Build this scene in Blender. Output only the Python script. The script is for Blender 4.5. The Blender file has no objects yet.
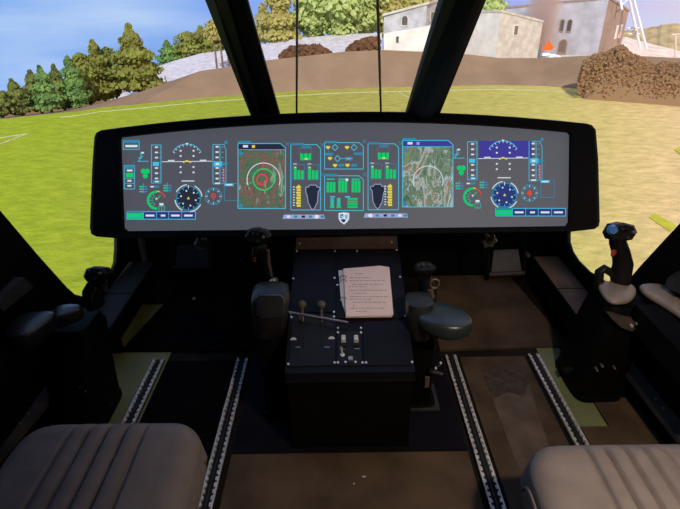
import bpy, bmesh, math, random
from mathutils import Vector, Matrix
random.seed(7)
SC = bpy.context.scene
COL = SC.collection
# ------------------------------------------------------------------ camera, world, sun, exposure
F_PX, PITCH, ROLL = 504.0, math.radians(27.7), math.radians(0.8)
CAM = Vector((0, 0, 1.5))
cam_data = bpy.data.cameras.new('camera'); cam = bpy.data.objects.new('camera', cam_data); COL.objects.link(cam)
cam_data.sensor_width = 36.0; cam_data.lens = F_PX / 680 * 36.0; cam_data.clip_start = 0.02; cam_data.clip_end = 1000
cam.matrix_world = Matrix.Translation(CAM) @ Matrix.Rotation(math.pi/2 - PITCH, 4, 'X') @ Matrix.Rotation(-ROLL, 4, 'Z')
SC.camera = cam
SC.cycles.volume_bounces = 3
SC.view_settings.view_transform = 'Standard'; SC.view_settings.look = 'None'
SC.view_settings.exposure = 0.0; SC.view_settings.gamma = 1.0; SC.view_settings.use_curve_mapping = False

def srgb(r, g, b):
    f = lambda c: (c/255/12.92) if c/255 <= 0.04045 else ((c/255 + 0.055)/1.055)**2.4
    return (f(r), f(g), f(b), 1.0)

W = bpy.data.worlds.new('sky'); SC.world = W; W.use_nodes = True
nt = W.node_tree; nt.nodes.clear()
def N(t, kind, **kw):
    n = t.nodes.new(kind)
    for k, v in kw.items(): setattr(n, k, v)
    return n
def ramp(t, stops, interp='LINEAR'):
    n = t.nodes.new('ShaderNodeValToRGB'); n.color_ramp.interpolation = interp
    el = n.color_ramp.elements
    while len(el) < len(stops): el.new(0.5)
    for e, (p, c) in zip(el, stops): e.position = p; e.color = c if len(c) == 4 else (*c, 1)
    return n
tc = N(nt, 'ShaderNodeTexCoord'); sep = N(nt, 'ShaderNodeSeparateXYZ'); nt.links.new(tc.outputs['Generated'], sep.inputs[0])
# azimuth tint: clear blue on the left, lavender then warm haze to the right
mr = N(nt, 'ShaderNodeMapRange'); nt.links.new(sep.outputs['X'], mr.inputs['Value'])
mr.inputs['From Min'].default_value = -0.75; mr.inputs['From Max'].default_value = 0.75
az = ramp(nt, [(0.0, srgb(150, 190, 245)), (0.22, srgb(128, 172, 240)), (0.45, srgb(140, 172, 238)), (0.70, srgb(160, 172, 238)), (0.81, srgb(204, 196, 238)), (0.89, srgb(238, 214, 214)), (1.0, srgb(250, 216, 186))])
nt.links.new(mr.outputs[0], az.inputs[0])
mp = N(nt, 'ShaderNodeMapping'); mp.inputs['Scale'].default_value = (1.3, 1.3, 7.0); mp.inputs['Rotation'].default_value = (0.25, 0.35, 0)
nt.links.new(tc.outputs['Generated'], mp.inputs[0])
nz = N(nt, 'ShaderNodeTexNoise'); nz.inputs['Scale'].default_value = 2.2; nz.inputs['Detail'].default_value = 5; nt.links.new(mp.outputs[0], nz.inputs['Vector'])
cl = ramp(nt, [(0.44, (0, 0, 0)), (0.78, (0.6, 0.6, 0.6))]); nt.links.new(nz.outputs[0], cl.inputs[0])
mx = N(nt, 'ShaderNodeMixRGB'); mx.inputs['Color2'].default_value = srgb(205, 226, 250)
nt.links.new(cl.outputs[0], mx.inputs['Fac']); nt.links.new(az.outputs[0], mx.inputs['Color1'])
bg = N(nt, 'ShaderNodeBackground'); bg.inputs['Strength'].default_value = 1.0; nt.links.new(mx.outputs[0], bg.inputs['Color'])
ow = N(nt, 'ShaderNodeOutputWorld'); nt.links.new(bg.outputs[0], ow.inputs['Surface'])

sun_d = bpy.data.lights.new('sun', 'SUN'); sun = bpy.data.objects.new('sun', sun_d); COL.objects.link(sun)
sun_d.energy = 3.6; sun_d.angle = math.radians(1.5); sun_d.color = (1.0, 0.95, 0.86)
sun.rotation_euler = Vector((0.04, 0.80, -0.60)).to_track_quat('-Z', 'Y').to_euler()

# ------------------------------------------------------------------ measuring helpers (sight lines of the photo met with real planes)
def ray(u, v):
    a = (u - 340)/F_PX; b = (254.5 - v)/F_PX
    a, b = a*math.cos(ROLL) + b*math.sin(ROLL), -a*math.sin(ROLL) + b*math.cos(ROLL)
    return Vector((a, math.cos(PITCH) + b*math.sin(PITCH), -math.sin(PITCH) + b*math.cos(PITCH)))
def onz(u, v, z): d = ray(u, v); return CAM + d*((z - CAM.z)/d.z)
def ony(u, v, y): d = ray(u, v); return CAM + d*(y/d.y)
def onx(u, v, x): d = ray(u, v); return CAM + d*(x/d.x)
GZ = -6.5
def far(u, v, R):
    d = ray(u, v); return CAM + d*(R/math.hypot(d.x, d.y))
def gnd(u, v): return onz(u, v, GZ)

# ------------------------------------------------------------------ materials
MATS = {}
def mat(name, col, rough=0.6, metal=0.0, var=0.0, scale=20.0, bump=0.0, bscale=None, spec=0.5, col2=None, detail=4, stretch=None, emit=0.0):
    if name in MATS: return MATS[name]
    m = bpy.data.materials.new(name); m.use_nodes = True; t = m.node_tree
    b = t.nodes['Principled BSDF']; b.inputs['Roughness'].default_value = rough; b.inputs['Metallic'].default_value = metal
    b.inputs['Specular IOR Level'].default_value = spec
    c = N(t, 'ShaderNodeTexCoord'); vec = c.outputs['Object']
    if stretch:
        mp_ = N(t, 'ShaderNodeMapping'); mp_.inputs['Scale'].default_value = stretch; t.links.new(vec, mp_.inputs[0]); vec = mp_.outputs[0]
    n = N(t, 'ShaderNodeTexNoise'); n.inputs['Scale'].default_value = scale; n.inputs['Detail'].default_value = detail
    t.links.new(vec, n.inputs['Vector'])
    lo = tuple(x*(1 - var) for x in col[:3]); hi = col2[:3] if col2 else tuple(min(1, x*(1 + var)) for x in col[:3])
    r = ramp(t, [(0.35, lo), (0.65, hi)]); t.links.new(n.outputs[0], r.inputs[0]); t.links.new(r.outputs[0], b.inputs['Base Color'])
    if emit:
        t.links.new(r.outputs[0], b.inputs['Emission Color']); b.inputs['Emission Strength'].default_value = emit
    if bump:
        n2 = N(t, 'ShaderNodeTexNoise'); n2.inputs['Scale'].default_value = bscale or scale*6; n2.inputs['Detail'].default_value = 3
        t.links.new(vec, n2.inputs['Vector'])
        bp = N(t, 'ShaderNodeBump'); bp.inputs['Strength'].default_value = bump; bp.inputs['Distance'].default_value = 0.01
        t.links.new(n2.outputs[0], bp.inputs['Height']); t.links.new(bp.outputs[0], b.inputs['Normal'])
    MATS[name] = m; return m
def glow(name, col, s=1.0):
    """a lit colour of the display's picture"""
    if name in MATS: return MATS[name]
    m = bpy.data.materials.new(name); m.use_nodes = True; t = m.node_tree; t.nodes.clear()
    e = N(t, 'ShaderNodeEmission'); e.inputs['Color'].default_value = col; e.inputs['Strength'].default_value = s
    o = N(t, 'ShaderNodeOutputMaterial'); t.links.new(e.outputs[0], o.inputs['Surface'])
    MATS[name] = m; return m

BLACK = mat('black_painted_metal', (0.004, 0.004, 0.004), 0.6, var=0.2, scale=8, spec=0.08)
SATIN = mat('satin_black_plastic', (0.010, 0.010, 0.010), 0.42, var=0.2, scale=12, spec=0.25)
CASE = mat('matte_black_case', (0.003, 0.003, 0.003), 0.6, var=0.2, scale=10, spec=0.07)
RUBBER = mat('black_rubber', (0.012, 0.012, 0.012), 0.7, var=0.25, scale=30, bump=0.2, spec=0.3)
NAVY = mat('dark_navy_panel_paint', (0.008, 0.008, 0.014), 0.5, var=0.15, scale=9, spec=0.15)
GREYB = mat('worn_dark_grey_metal', (0.035, 0.035, 0.036), 0.5, var=0.3, scale=14, spec=0.4)
LEATHER = mat('black_leather', (0.015, 0.015, 0.015), 0.36, var=0.2, scale=30, bump=0.15, bscale=220, spec=0.6)
ALU = mat('worn_aluminium', (0.66, 0.63, 0.56), 0.5, 0.35, var=0.25, scale=60)
SCREW = mat('bright_screw_steel', (0.72, 0.71, 0.68), 0.35, 0.5, var=0.1)
STEEL = mat('brushed_steel', (0.45, 0.43, 0.40), 0.4, 0.8, var=0.15)
BRONZE = mat('bare_brown_metal', (0.16, 0.12, 0.09), 0.5, 0.3, var=0.2)
DARKF = mat('dark_brown_floor', (0.016, 0.012, 0.009), 0.7, var=0.3, scale=5, spec=0.1)
KHAKI = mat('khaki_floor_paint', (0.20, 0.215, 0.085), 0.6, var=0.15, scale=5)
MATB = mat('black_floor_mat', (0.003, 0.003, 0.003), 0.8, var=0.3, scale=12, bump=0.2, spec=0.05)
MATN = mat('dark_blue_black_floor_sheet', (0.006, 0.006, 0.010), 0.7, var=0.25, scale=6, spec=0.1)
MATBR = mat('warm_lit_brown_floor_mat', (0.085, 0.055, 0.031), 0.75, var=0.35, scale=5, bump=0.15, spec=0.25)  # right-hand mats: warm light put into the brown base colour
WORN = mat('worn_scuffed_mat', (0.118, 0.083, 0.054), 0.65, var=0.3, scale=9, spec=0.3)
DUST = mat('dark_dirt_patch', (0.058, 0.039, 0.024), 0.8, var=0.4, scale=30)
FABRIC = mat('taupe_seat_fabric', (0.225, 0.190, 0.172), 0.9, var=0.10, scale=14, bump=0.3, bscale=400, spec=0.2)
PIPING = mat('taupe_seat_piping', (0.19, 0.155, 0.135), 0.85, var=0.1)
PAPER = mat('pinkish_paper', (0.88, 0.68, 0.62), 0.85, var=0.03)
PAPERW = mat('pale_grey_paper', (0.62, 0.62, 0.62), 0.85, var=0.05)
INK = mat('grey_ink', (0.42, 0.31, 0.28), 0.9)
RED = mat('red_button', (0.35, 0.03, 0.02), 0.4)
BLUEB = mat('blue_button', (0.07, 0.20, 0.50), 0.25)
BALL = mat('grey_brown_ball_knob', (0.09, 0.08, 0.06), 0.5, var=0.2)

# ------------------------------------------------------------------ mesh builder
class MB:
    def __init__(self): self.bm = bmesh.new(); self.mi = 0
    def _set(self, faces):
        for f in faces: f.material_index = self.mi
    def box(self, c, s, rot=None, taper=None, bevel=0.0):
        vs = []
        for dz in (-.5, .5):
            k = taper if (taper and dz > 0) else (1, 1)
            for dx, dy in ((-.5, -.5), (.5, -.5), (.5, .5), (-.5, .5)):
                p = Vector((dx*s[0]*k[0], dy*s[1]*k[1], dz*s[2]))
                if rot is not None: p = rot @ p
                vs.append(self.bm.verts.new(Vector(c) + p))
        fs = [self.bm.faces.new([vs[i] for i in q]) for q in ((3,2,1,0),(4,5,6,7),(0,1,5,4),(1,2,6,5),(2,3,7,6),(3,0,4,7))]
        self._set(fs)
        if bevel:
            es = list({e for f in fs for e in f.edges})
            r = bmesh.ops.bevel(self.bm, geom=es, offset=bevel, segments=2, affect='EDGES', profile=0.7)
            self._set(r['faces'])
        return self
    def prism(self, pts, vec):
        """polygon (3D points) swept along vec"""
        vec = Vector(vec); a = [self.bm.verts.new(Vector(p)) for p in pts]; b = [self.bm.verts.new(Vector(p) + vec) for p in pts]
        n = len(a); fs = [self.bm.faces.new(a[::-1]), self.bm.faces.new(b)]
        for i in range(n): fs.append(self.bm.faces.new((a[i], a[(i+1) % n], b[(i+1) % n], b[i])))
        self._set(fs); return self
    def poly(self, pts):
        self._set([self.bm.faces.new([self.bm.verts.new(Vector(p)) for p in pts])]); return self
    def rings(self, rings, cap=True, closed=False):
        R = [[self.bm.verts.new(Vector(p)) for p in r] for r in rings]; fs = []
        n = len(R[0])
        for a, b in zip(R, R[1:] + ([R[0]] if closed else [])):
            for i in range(n): fs.append(self.bm.faces.new((a[i], a[(i+1) % n], b[(i+1) % n], b[i])))
        if cap and not closed: fs.append(self.bm.faces.new(R[0][::-1])); fs.append(self.bm.faces.new(R[-1]))
        self._set(fs); return self
    def tube(self, pts, rad, n=10, flat=1.0):
        pts = [Vector(p) for p in pts]; rad = rad if isinstance(rad, (list, tuple)) else [rad]*len(pts)
        rs = []; up = None
        for i, p in enumerate(pts):
            d = (pts[min(i+1, len(pts)-1)] - pts[max(i-1, 0)]).normalized()
            if up is None:
                up = Vector((0, 0, 1)) if abs(d.z) < .9 else Vector((0, 1, 0))
            x = d.cross(up).normalized(); y = x.cross(d).normalized(); up = y
            rs.append([p + x*math.cos(2*math.pi*k/n)*rad[i] + y*math.sin(2*math.pi*k/n)*rad[i]*flat for k in range(n)])
        return self.rings(rs)
    def loft(self, secs, n=20, e=2.0):
        """secs: (centre, half x, half y); superelliptic horizontal sections"""
        rs = []
        for c, rx, ry in secs:
            r = []
            for k in range(n):
                a = 2*math.pi*k/n; ca, sa = math.cos(a), math.sin(a)
                r.append(Vector(c) + Vector((rx*math.copysign(abs(ca)**(2/e), ca), ry*math.copysign(abs(sa)**(2/e), sa), 0)))
            rs.append(r)
        return self.rings(rs)
    def ball(self, c, r, sub=2, sc=(1, 1, 1), rot=None, jitter=0.0):
        m = Matrix.Translation(Vector(c)) @ (rot.to_4x4() if rot is not None else Matrix()) @ Matrix.Diagonal((*sc, 1))
        res = bmesh.ops.create_icosphere(self.bm, subdivisions=sub, radius=r, matrix=m)
        if jitter:
            for v in res['verts']: v.co = Vector(c) + (v.co - Vector(c))*(1 + random.uniform(-jitter, jitter))
        self._set({f for v in res['verts'] for f in v.link_faces}); return self
    def pad(self, outline, z0, z1, round_=0.02, dome=0.0, normal=None):
        """cushion from a horizontal outline [(x,y)..], rounded top rim"""
        cx = sum(p[0] for p in outline)/len(outline); cy = sum(p[1] for p in outline)/len(outline)
        def ring(k, z): return [(cx + (p[0]-cx)*k, cy + (p[1]-cy)*k, z) for p in outline]
        rs = [ring(.86, z0), ring(.97, z0 + round_*.5), ring(1, z0 + round_)]
        for a in (0, 30, 60, 90):
            a = math.radians(a); rs.append(ring(1 - .16*(1 - math.cos(a)), z1 - round_*(1 - math.sin(a))))
        rs.append(ring(.45, z1 + dome)); rs.append(ring(.1, z1 + dome*1.2))
        return self.rings(rs)
    def build(self, name, mats, parent=None, smooth=False, origin=None):
        me = bpy.data.meshes.new(name); bmesh.ops.recalc_face_normals(self.bm, faces=self.bm.faces)
        self.bm.to_mesh(me); self.bm.free()
        for m in (mats if isinstance(mats, (list, tuple)) else [mats]): me.materials.append(m)
        o = bpy.data.objects.new(name, me); COL.objects.link(o)
        off = Vector((0, 0, 0))
        if parent is not None:
            p = parent
            while p is not None: off += p.location; p = p.parent
        if origin is None:
            bb = [Vector(b) for b in o.bound_box]
            origin = sum(bb, Vector())/8; 
            if parent is None: origin.z = min(b.z for b in bb)
        me.transform(Matrix.Translation(-Vector(origin)))
        o.location = Vector(origin) - off
        if parent is not None: o.parent = parent
        if smooth:
            for f in me.polygons: f.use_smooth = True
            try: me.set_sharp_from_angle(angle=math.radians(50 if smooth is True else smooth))
            except Exception: pass
        return o
def tag(o, label=None, cat=None, group=None, kind=None):
    if label: o['label'] = label
    if cat: o['category'] = cat
    if group: o['group'] = group
    if kind: o['kind'] = kind
    return o
def empty(name, loc, label, cat, group=None):
    o = bpy.data.objects.new(name, None); COL.objects.link(o); o.location = loc; o.empty_display_size = 0.1
    return tag(o, label, cat, group)
def structure(o, label, cat): return tag(o, label, cat, kind='structure')
def copy_tree(o, parent=None, data=True):
    c = o.copy(); COL.objects.link(c)
    if parent is not None: c.parent = parent
    for ch in list(o.children): copy_tree(ch, c)
    return c
def rx(a): return Matrix.Rotation(math.radians(a), 3, 'X')
def ry(a): return Matrix.Rotation(math.radians(a), 3, 'Y')
def rz(a): return Matrix.Rotation(math.radians(a), 3, 'Z')

# ================================================================== THE LAND OUTSIDE
# grass: vivid on the left, warm haze put into its colour towards the right
gm = bpy.data.materials.new('field_grass'); gm.use_nodes = True; t = gm.node_tree; b = t.nodes['Principled BSDF']
b.inputs['Roughness'].default_value = 1.0; b.inputs['Specular IOR Level'].default_value = 0.05
c = N(t, 'ShaderNodeTexCoord'); sx = N(t, 'ShaderNodeSeparateXYZ'); t.links.new(c.outputs['Object'], sx.inputs[0])
n0 = N(t, 'ShaderNodeTexNoise'); n0.inputs['Scale'].default_value = 0.12; n0.inputs['Detail'].default_value = 3; t.links.new(c.outputs['Object'], n0.inputs['Vector'])
dv = N(t, 'ShaderNodeMath', operation='DIVIDE'); t.links.new(sx.outputs['X'], dv.inputs[0])
ab = N(t, 'ShaderNodeMath', operation='ABSOLUTE'); t.links.new(sx.outputs['Y'], ab.inputs[0])
ad = N(t, 'ShaderNodeMath', operation='ADD'); ad.inputs[1].default_value = 6.0; t.links.new(ab.outputs[0], ad.inputs[0]); t.links.new(ad.outputs[0], dv.inputs[1])
a2 = N(t, 'ShaderNodeMath', operation='MULTIPLY_ADD'); a2.inputs[1].default_value = 0.12; t.links.new(n0.outputs[0], a2.inputs[0]); t.links.new(dv.outputs[0], a2.inputs[2])
m2 = N(t, 'ShaderNodeMapRange'); m2.inputs['From Min'].default_value = -0.45; m2.inputs['From Max'].default_value = 0.62; t.links.new(a2.outputs[0], m2.inputs['Value'])
g_r = ramp(t, [(0.0, (0.32, 0.39, 0.024)), (0.33, (0.32, 0.35, 0.040)), (0.48, (0.39, 0.34, 0.075)), (0.62, (0.43, 0.38, 0.085)), (0.82, (0.56, 0.47, 0.13)), (1.0, (0.78, 0.54, 0.24))]); t.links.new(m2.outputs[0], g_r.inputs[0])
mpn = N(t, 'ShaderNodeMapping'); mpn.inputs['Scale'].default_value = (1.0, 1.5, 1.0); mpn.inputs['Rotation'].default_value = (0, 0, 0.4); t.links.new(c.outputs['Object'], mpn.inputs[0])
n1 = N(t, 'ShaderNodeTexNoise'); n1.inputs['Scale'].default_value = 1.1; n1.inputs['Detail'].default_value = 6; n1.inputs['Roughness'].default_value = 0.65; t.links.new(mpn.outputs[0], n1.inputs['Vector'])
r1 = ramp(t, [(0.25, (0.72, 0.74, 0.66)), (0.75, (1.26, 1.22, 1.2))]); t.links.new(n1.outputs[0], r1.inputs[0])
ml = N(t, 'ShaderNodeMixRGB', blend_type='MULTIPLY'); ml.inputs['Fac'].default_value = 1.0
t.links.new(g_r.outputs[0], ml.inputs['Color1']); t.links.new(r1.outputs[0], ml.inputs['Color2']); t.links.new(ml.outputs[0], b.inputs['Base Color'])
bp = N(t, 'ShaderNodeBump'); bp.inputs['Strength'].default_value = 0.5; bp.inputs['Distance'].default_value = 0.3; t.links.new(n1.outputs[0], bp.inputs['Height']); t.links.new(bp.outputs[0], b.inputs['Normal'])

BANK = [(-70, 126, 125.5), (-40, 123, 122.5), (0, 119, 118.5), (60, 113, 112), (80, 111, 108), (100, 107.5, 103), (140, 104, 92), (200, 98, 71), (240, 95, 65), (268, 92.5, 60),
        (297, 91, 57), (345, 88.5, 51.5), (385, 87.5, 50), (430, 86.5, 52), (470, 85.5, 54.5), (500, 85, 58), (543, 86, 58), (580, 89, 56), (620, 92, 55), (680, 97, 58), (740, 103, 64)]
base = [gnd(u, vb) for u, vb, vt in BANK]
def brange(u, extra=0.0):
    for (a, va, _), (b_, vb, _) in zip(BANK, BANK[1:]):
        if a <= u <= b_:
            k = (u-a)/(b_-a); p = gnd(u, va + (vb-va)*k); return math.hypot(p.x, p.y) + extra
    p = base[0] if u < 0 else base[-1]; return math.hypot(p.x, p.y) + extra
g = MB()
rim = [p.copy() for p in base]
g.prism([(p.x, p.y, GZ - .6) for p in rim] + [(60, 20, GZ-.6), (60, -30, GZ-.6), (-60, -30, GZ-.6), (-60, 20, GZ-.6)], (0, 0, .6))
ground = g.build('ground', gm, origin=(0, 0, GZ)); structure(ground, 'grass field outside, green at left, tan with painted haze at right', 'grass')
LINE = mat('white_line_paint', (0.55, 0.53, 0.28), 0.9, var=0.15, scale=2)
YEL = mat('yellow_line_paint', (0.50, 0.46, 0.02), 0.9, var=0.1, scale=2)
def ground_mark(pix, name, m, z=.03):
    g = MB(); g.prism([gnd(u, v) + Vector((0, 0, .004)) for u, v in pix], (0, 0, z)); return g.build(name, m, ground)
def strip(a, b_, w, name='painted_line', m=LINE):
    a, b_ = gnd(*a), gnd(*b_); d = (b_-a).normalized(); nrm = Vector((-d.y, d.x, 0))*w/2
    g = MB(); g.prism([a+nrm+Vector((0,0,.004)), b_+nrm+Vector((0,0,.004)), b_-nrm+Vector((0,0,.004)), a-nrm+Vector((0,0,.004))], (0, 0, .03)); return g.build(name, m, ground)
strip((-20, 141), (28.5, 134), .13); strip((28, 134), (-12, 149), .13)
strip((397, 91.5), (424, 106), .13)
g = MB()
touch = [gnd(u, vb + 4.5) for u, vb, vt in BANK if 60 <= u <= 700]
for a, b_ in zip(touch, touch[1:]):
    d = (b_-a).normalized(); nn = Vector((-d.y, d.x, 0))*.08; up = Vector((0, 0, .004)); g.prism([a+nn+up, b_+nn+up, b_-nn+up, a-nn+up], (0, 0, .03))
g.build('painted_line', LINE, ground)
ground_mark([(649, 218), (655, 214), (676, 226), (670, 232)], 'painted_line', YEL)
ground_mark([(674, 150), (690, 144), (700, 156), (684, 158)], 'painted_line', YEL)

EARTH = mat('bare_brown_earth', (0.27, 0.175, 0.105), 1.0, var=0.10, scale=0.35, spec=0.05)
def sheet(name, cols, m, label, cat='hill'):
    g = MB(); rows = len(cols[0])
    V = [[g.bm.verts.new(p) for p in c_] for c_ in cols]
    for i in range(len(V)-1):
        for j in range(rows-1): g.bm.faces.new((V[i][j], V[i+1][j], V[i+1][j+1], V[i][j+1]))
    o = g.build(name, m, smooth=False); return structure(o, label, cat)
cols = []
for (u, vb, vt), p in zip(BANK, base):
    R = math.hypot(p.x, p.y); top = far(u, vt, R + 4.5)
    k = (R + 20)/(R + 4.5)
    cols.append([p + Vector((0, 0, -.3)), p, top, Vector((top.x*k, top.y*k, top.z - 2.6)), Vector((top.x*k, top.y*k, GZ-2))])
sheet('bank', cols, EARTH, 'smooth brown earth bank along the far edge of the grass field')
GRAVEL = mat('pale_lilac_gravel', (0.58, 0.53, 0.53), 1.0, var=0.16, scale=1.6, spec=0.05)
cols = []
for u, vl, vt in [(108, 106, 98), (125, 102, 84), (148, 95, 70.5), (170, 90, 62), (200, 82, 53.5), (240, 80, 48), (300, 76, 38), (345, 72, 34), (382, 70, 33)]:
    a, b_ = far(u, vl, 58), far(u, vt, 72); cols.append([a, b_, Vector((b_.x*1.1, b_.y*1.1, b_.z - 3)), Vector((b_.x*1.1, b_.y*1.1, GZ-3))])
sheet('slope', cols, GRAVEL, 'pale grey gravel slope rising behind the brown bank')
PALE = mat('haze_tinted_scree', (0.80, 0.62, 0.50), 1.0, var=0.15, scale=0.8, spec=0.05)  # warm haze mixed into the scree's own colour
cols = []
for u, vl, vt in [(600, 66, 40), (626, 68, 37), (640, 70, 41), (660, 74, 46), (690, 80, 54), (740, 86, 60)]:
    a, b_ = far(u, vl, 66), far(u, vt, 84); cols.append([a, b_, Vector((b_.x*1.1, b_.y*1.1, b_.z - 3)), Vector((b_.x*1.1, b_.y*1.1, GZ-3))])
sheet('slope', cols, PALE, 'pale pinkish scree slope at right behind the brown shrub')
OCHRE = mat('haze_tinted_wooded_hill', (0.50, 0.36, 0.17), 1.0, var=0.22, scale=0.5, spec=0.05)  # hill colour lightened and warmed to carry the haze
cols = []
for i in range(0, 28):
    u = 622 + i*5; vt = 29 - 5*math.exp(-((u-672)/18)**2) + random.uniform(-1, 1) + max(0, (640-u)*.15); a, b_ = far(u, 66, 90), far(u, vt, 112)
    cols.append([a, b_, Vector((b_.x*1.1, b_.y*1.1, b_.z - 4)), Vector((b_.x*1.1, b_.y*1.1, GZ-4))])
sheet('hillside', cols, OCHRE, 'ochre wooded hill on the skyline at far right')

# ---- trees
def foliage_mat(name, a, b_, s=0.9):
    m = mat(name, tuple(c_*2.3 for c_ in a), 0.95, col2=tuple(c_*2.0 for c_ in b_), scale=s, spec=0.05, detail=2); t = m.node_tree
    bs = t.nodes['Principled BSDF']; tr = N(t, 'ShaderNodeBsdfTranslucent'); src = bs.inputs['Base Color'].links[0].from_socket; t.links.new(src, tr.inputs['Color'])
    mx_ = N(t, 'ShaderNodeMixShader'); mx_.inputs[0].default_value = .45; t.links.new(bs.outputs[0], mx_.inputs[1]); t.links.new(tr.outputs[0], mx_.inputs[2])
    t.links.new(mx_.outputs[0], t.nodes['Material Output'].inputs['Surface']); return m
F_OLIVE = foliage_mat('olive_brown_foliage', (0.12, 0.115, 0.03), (0.20, 0.22, 0.05))
F_GREEN = foliage_mat('blue_green_foliage', (0.075, 0.13, 0.045), (0.16, 0.25, 0.07))
F_DARK = foliage_mat('dark_olive_foliage', (0.09, 0.105, 0.032), (0.16, 0.185, 0.05))
F_BRIGHT = foliage_mat('bright_leaf_green_foliage', (0.21, 0.24, 0.08), (0.36, 0.40, 0.17))
F_TAN = foliage_mat('tan_olive_foliage', (0.22, 0.19, 0.06), (0.34, 0.31, 0.11))
F_RUST = foliage_mat('rust_brown_foliage', (0.11, 0.06, 0.03), (0.18, 0.095, 0.05))
F_HAZE = foliage_mat('haze_tinted_shrub_foliage', (0.21, 0.132, 0.068), (0.26, 0.165, 0.088), 0.25)  # the haze at far right is put into this brown
BARK = mat('pale_brown_bark', (0.22, 0.15, 0.10), 0.95, var=0.3, scale=3)
def crown(kind, x, y, z0, h, w, m, parent, n, leaf):
    """foliage of leaf sprays set all round a shaped crown"""
    g = MB()
    def prof(k):
        if kind == 'conifer': return max(.06, (1 - k)**.75*min(1, .55 + k*4)*(1 + .26*math.sin(k*26 + x)))
        if kind == 'round': return max(.08, math.sqrt(max(0, 1 - (2*k - 1)**2))*(.85 + .15*math.sin(k*17 + x)))
        return max(.06, min(1, .7 + 2*k)*(1 - k**3)**.6)
    if kind != 'airy':
        rs = []
        for i in range(9):
            k = i/8*.96; r = prof(k)*w*.30
            rs.append([(x + math.cos(a_)*r*random.uniform(.8, 1.1), y + math.sin(a_)*r*random.uniform(.8, 1.1), z0 + h*(.04 + .90*k)) for a_ in [2*math.pi*q/9 for q in range(9)]])
        g.rings(rs)
    lumps = [(random.uniform(0, 6.28), random.random(), random.uniform(.7, 1.12)) for _ in range(26)]
    for i in range(n):
        la, lk, lr = random.choice(lumps)
        k = min(1, max(0, lk + random.gauss(0, .07))) if random.random() < .75 else random.random()
        a_ = la + random.gauss(0, .45) if random.random() < .75 else random.uniform(0, 6.28)
        rr = prof(k)*w/2*lr*random.uniform(.55, 1.0)
        p = Vector((x + math.cos(a_)*rr, y + math.sin(a_)*rr, z0 + h*k))
        s = leaf*random.uniform(.6, 1.3)
        q = Matrix.Rotation(a_ - math.pi/2 + random.gauss(0, .5), 3, 'Z') @ Matrix.Rotation(random.uniform(-.1, .9), 3, 'X') @ Matrix.Rotation(random.uniform(-3, 3), 3, 'Y')
        vs = [p + q @ Vector(v_)*s for v_ in ((-.6, 0, -.3), (-.1, .15, -.55), (.6, -.1, -.2), (.35, .1, .35), (0, 0, .6), (-.4, -.1, .3))]
        g.poly(vs)
    o = g.build('foliage', m, parent); return o
def tree(u, vb, vt, wpx, R, kind, m, label, group=None, trunk=.3, n=900, name='tree', cb=.14):
    b_ = far(u, vb, R); tp = far(u, vt, R); h = tp.z - b_.z; w = wpx/F_PX*R*1.0/ray(u, vb).length*1.38
    b_ = Vector((tp.x, tp.y, b_.z - 1.6))
    H = tp.z - b_.z
    e = empty(name, b_, label, 'tree' if name == 'tree' else 'bush', group)
    if trunk:
        g = MB(); g.tube([b_, b_ + Vector((.05, 0, H*.5)), b_ + Vector((0, .05, H*.9))], [trunk*.5, trunk*.36, .04], 8); g.build('trunk', BARK, e, True)
    z0 = (tp.z - h) + h*cb
    crown(kind, b_.x, b_.y, z0, tp.z - z0, w, m, e, int(n*1.9), leaf=max(.22, w*.058))
    return e
G1 = 'trees behind the far left edge of the field'
tree(-6, 120, 92, 26, 50, 'round', F_DARK, 'dark olive tree cut off by the left photo edge', G1)
tree(11, 119, 80, 26, 51, 'conifer', F_DARK, 'dark olive tree with pointed top, second in the row from the left edge', G1)
tree(30, 117, 71, 30, 53, 'conifer', F_DARK, 'dark pointed tree just left of the bright green conifer', G1)
tree(39, 116, 66.5, 24, 50, 'conifer', F_GREEN, 'bright bluish green conifer, third from left in the tree row', G1, n=1100)
tree(53, 115, 65, 24, 54, 'conifer', F_DARK, 'dark tree between the two bluish green conifers', G1)
tree(67, 113, 57, 26, 51, 'conifer', F_GREEN, 'second bluish green conifer, close to the end of the brown bank', G1, n=1100)
tree(79, 112, 54, 30, 54, 'round', F_OLIVE, 'olive brown rounded tree right of the second green conifer', G1)
tree(92, 108, 41, 34, 55, 'conifer', F_OLIVE, 'tall olive tree with slim spire beside the big tree left of the gravel slope', G1, n=1300)
tree(106, 104, 48, 26, 56, 'round', F_DARK, 'olive tree tucked against the left side of the biggest tree', G1)
tree(128, 99, 25.5, 44, 54, 'conifer', F_OLIVE, 'biggest olive green tree left of the pale gravel slope', G1, n=1900, trunk=.4)
G2 = 'trees behind the gravel slope'
tree(166, 78, 41, 26, 78, 'conifer', F_GREEN, 'small green conifer alone behind the gravel slope crest', G2)
tree(187, 72, 33, 32, 79, 'round', F_OLIVE, 'brownish round tree behind the crest right of the small conifer', G2)
tree(200, 68, 27, 30, 80, 'conifer', F_OLIVE, 'olive tree with peaked top behind the crest left of the bare trunks', G2)
tree(222, 66, 19, 40, 81, 'round', F_OLIVE, 'leafy tree behind the crest next to the left windshield post', G2, n=1200)
for i, (u, vb, vt) in enumerate([(211, 69, 20), (217, 68, 18), (224, 68, 22)]):
    tree(u, vb, vt, 14, 60, 'airy', F_TAN, ['slender bare-trunked tree, leftmost of three on the bank by the left post', 'slender bare-trunked tree, middle of three on the bank by the left post', 'slender bare-trunked tree, rightmost of three on the bank by the left post'][i], 'slender trees on the bank', trunk=.28, n=160, cb=.6)
G3 = 'trees in the middle of the windshield'
tree(276, 46, -30, 34, 74, 'conifer', F_TAN, 'tall olive tree seen left of the left windshield seam', G3, n=1600, trunk=.4, cb=.03)
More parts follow.
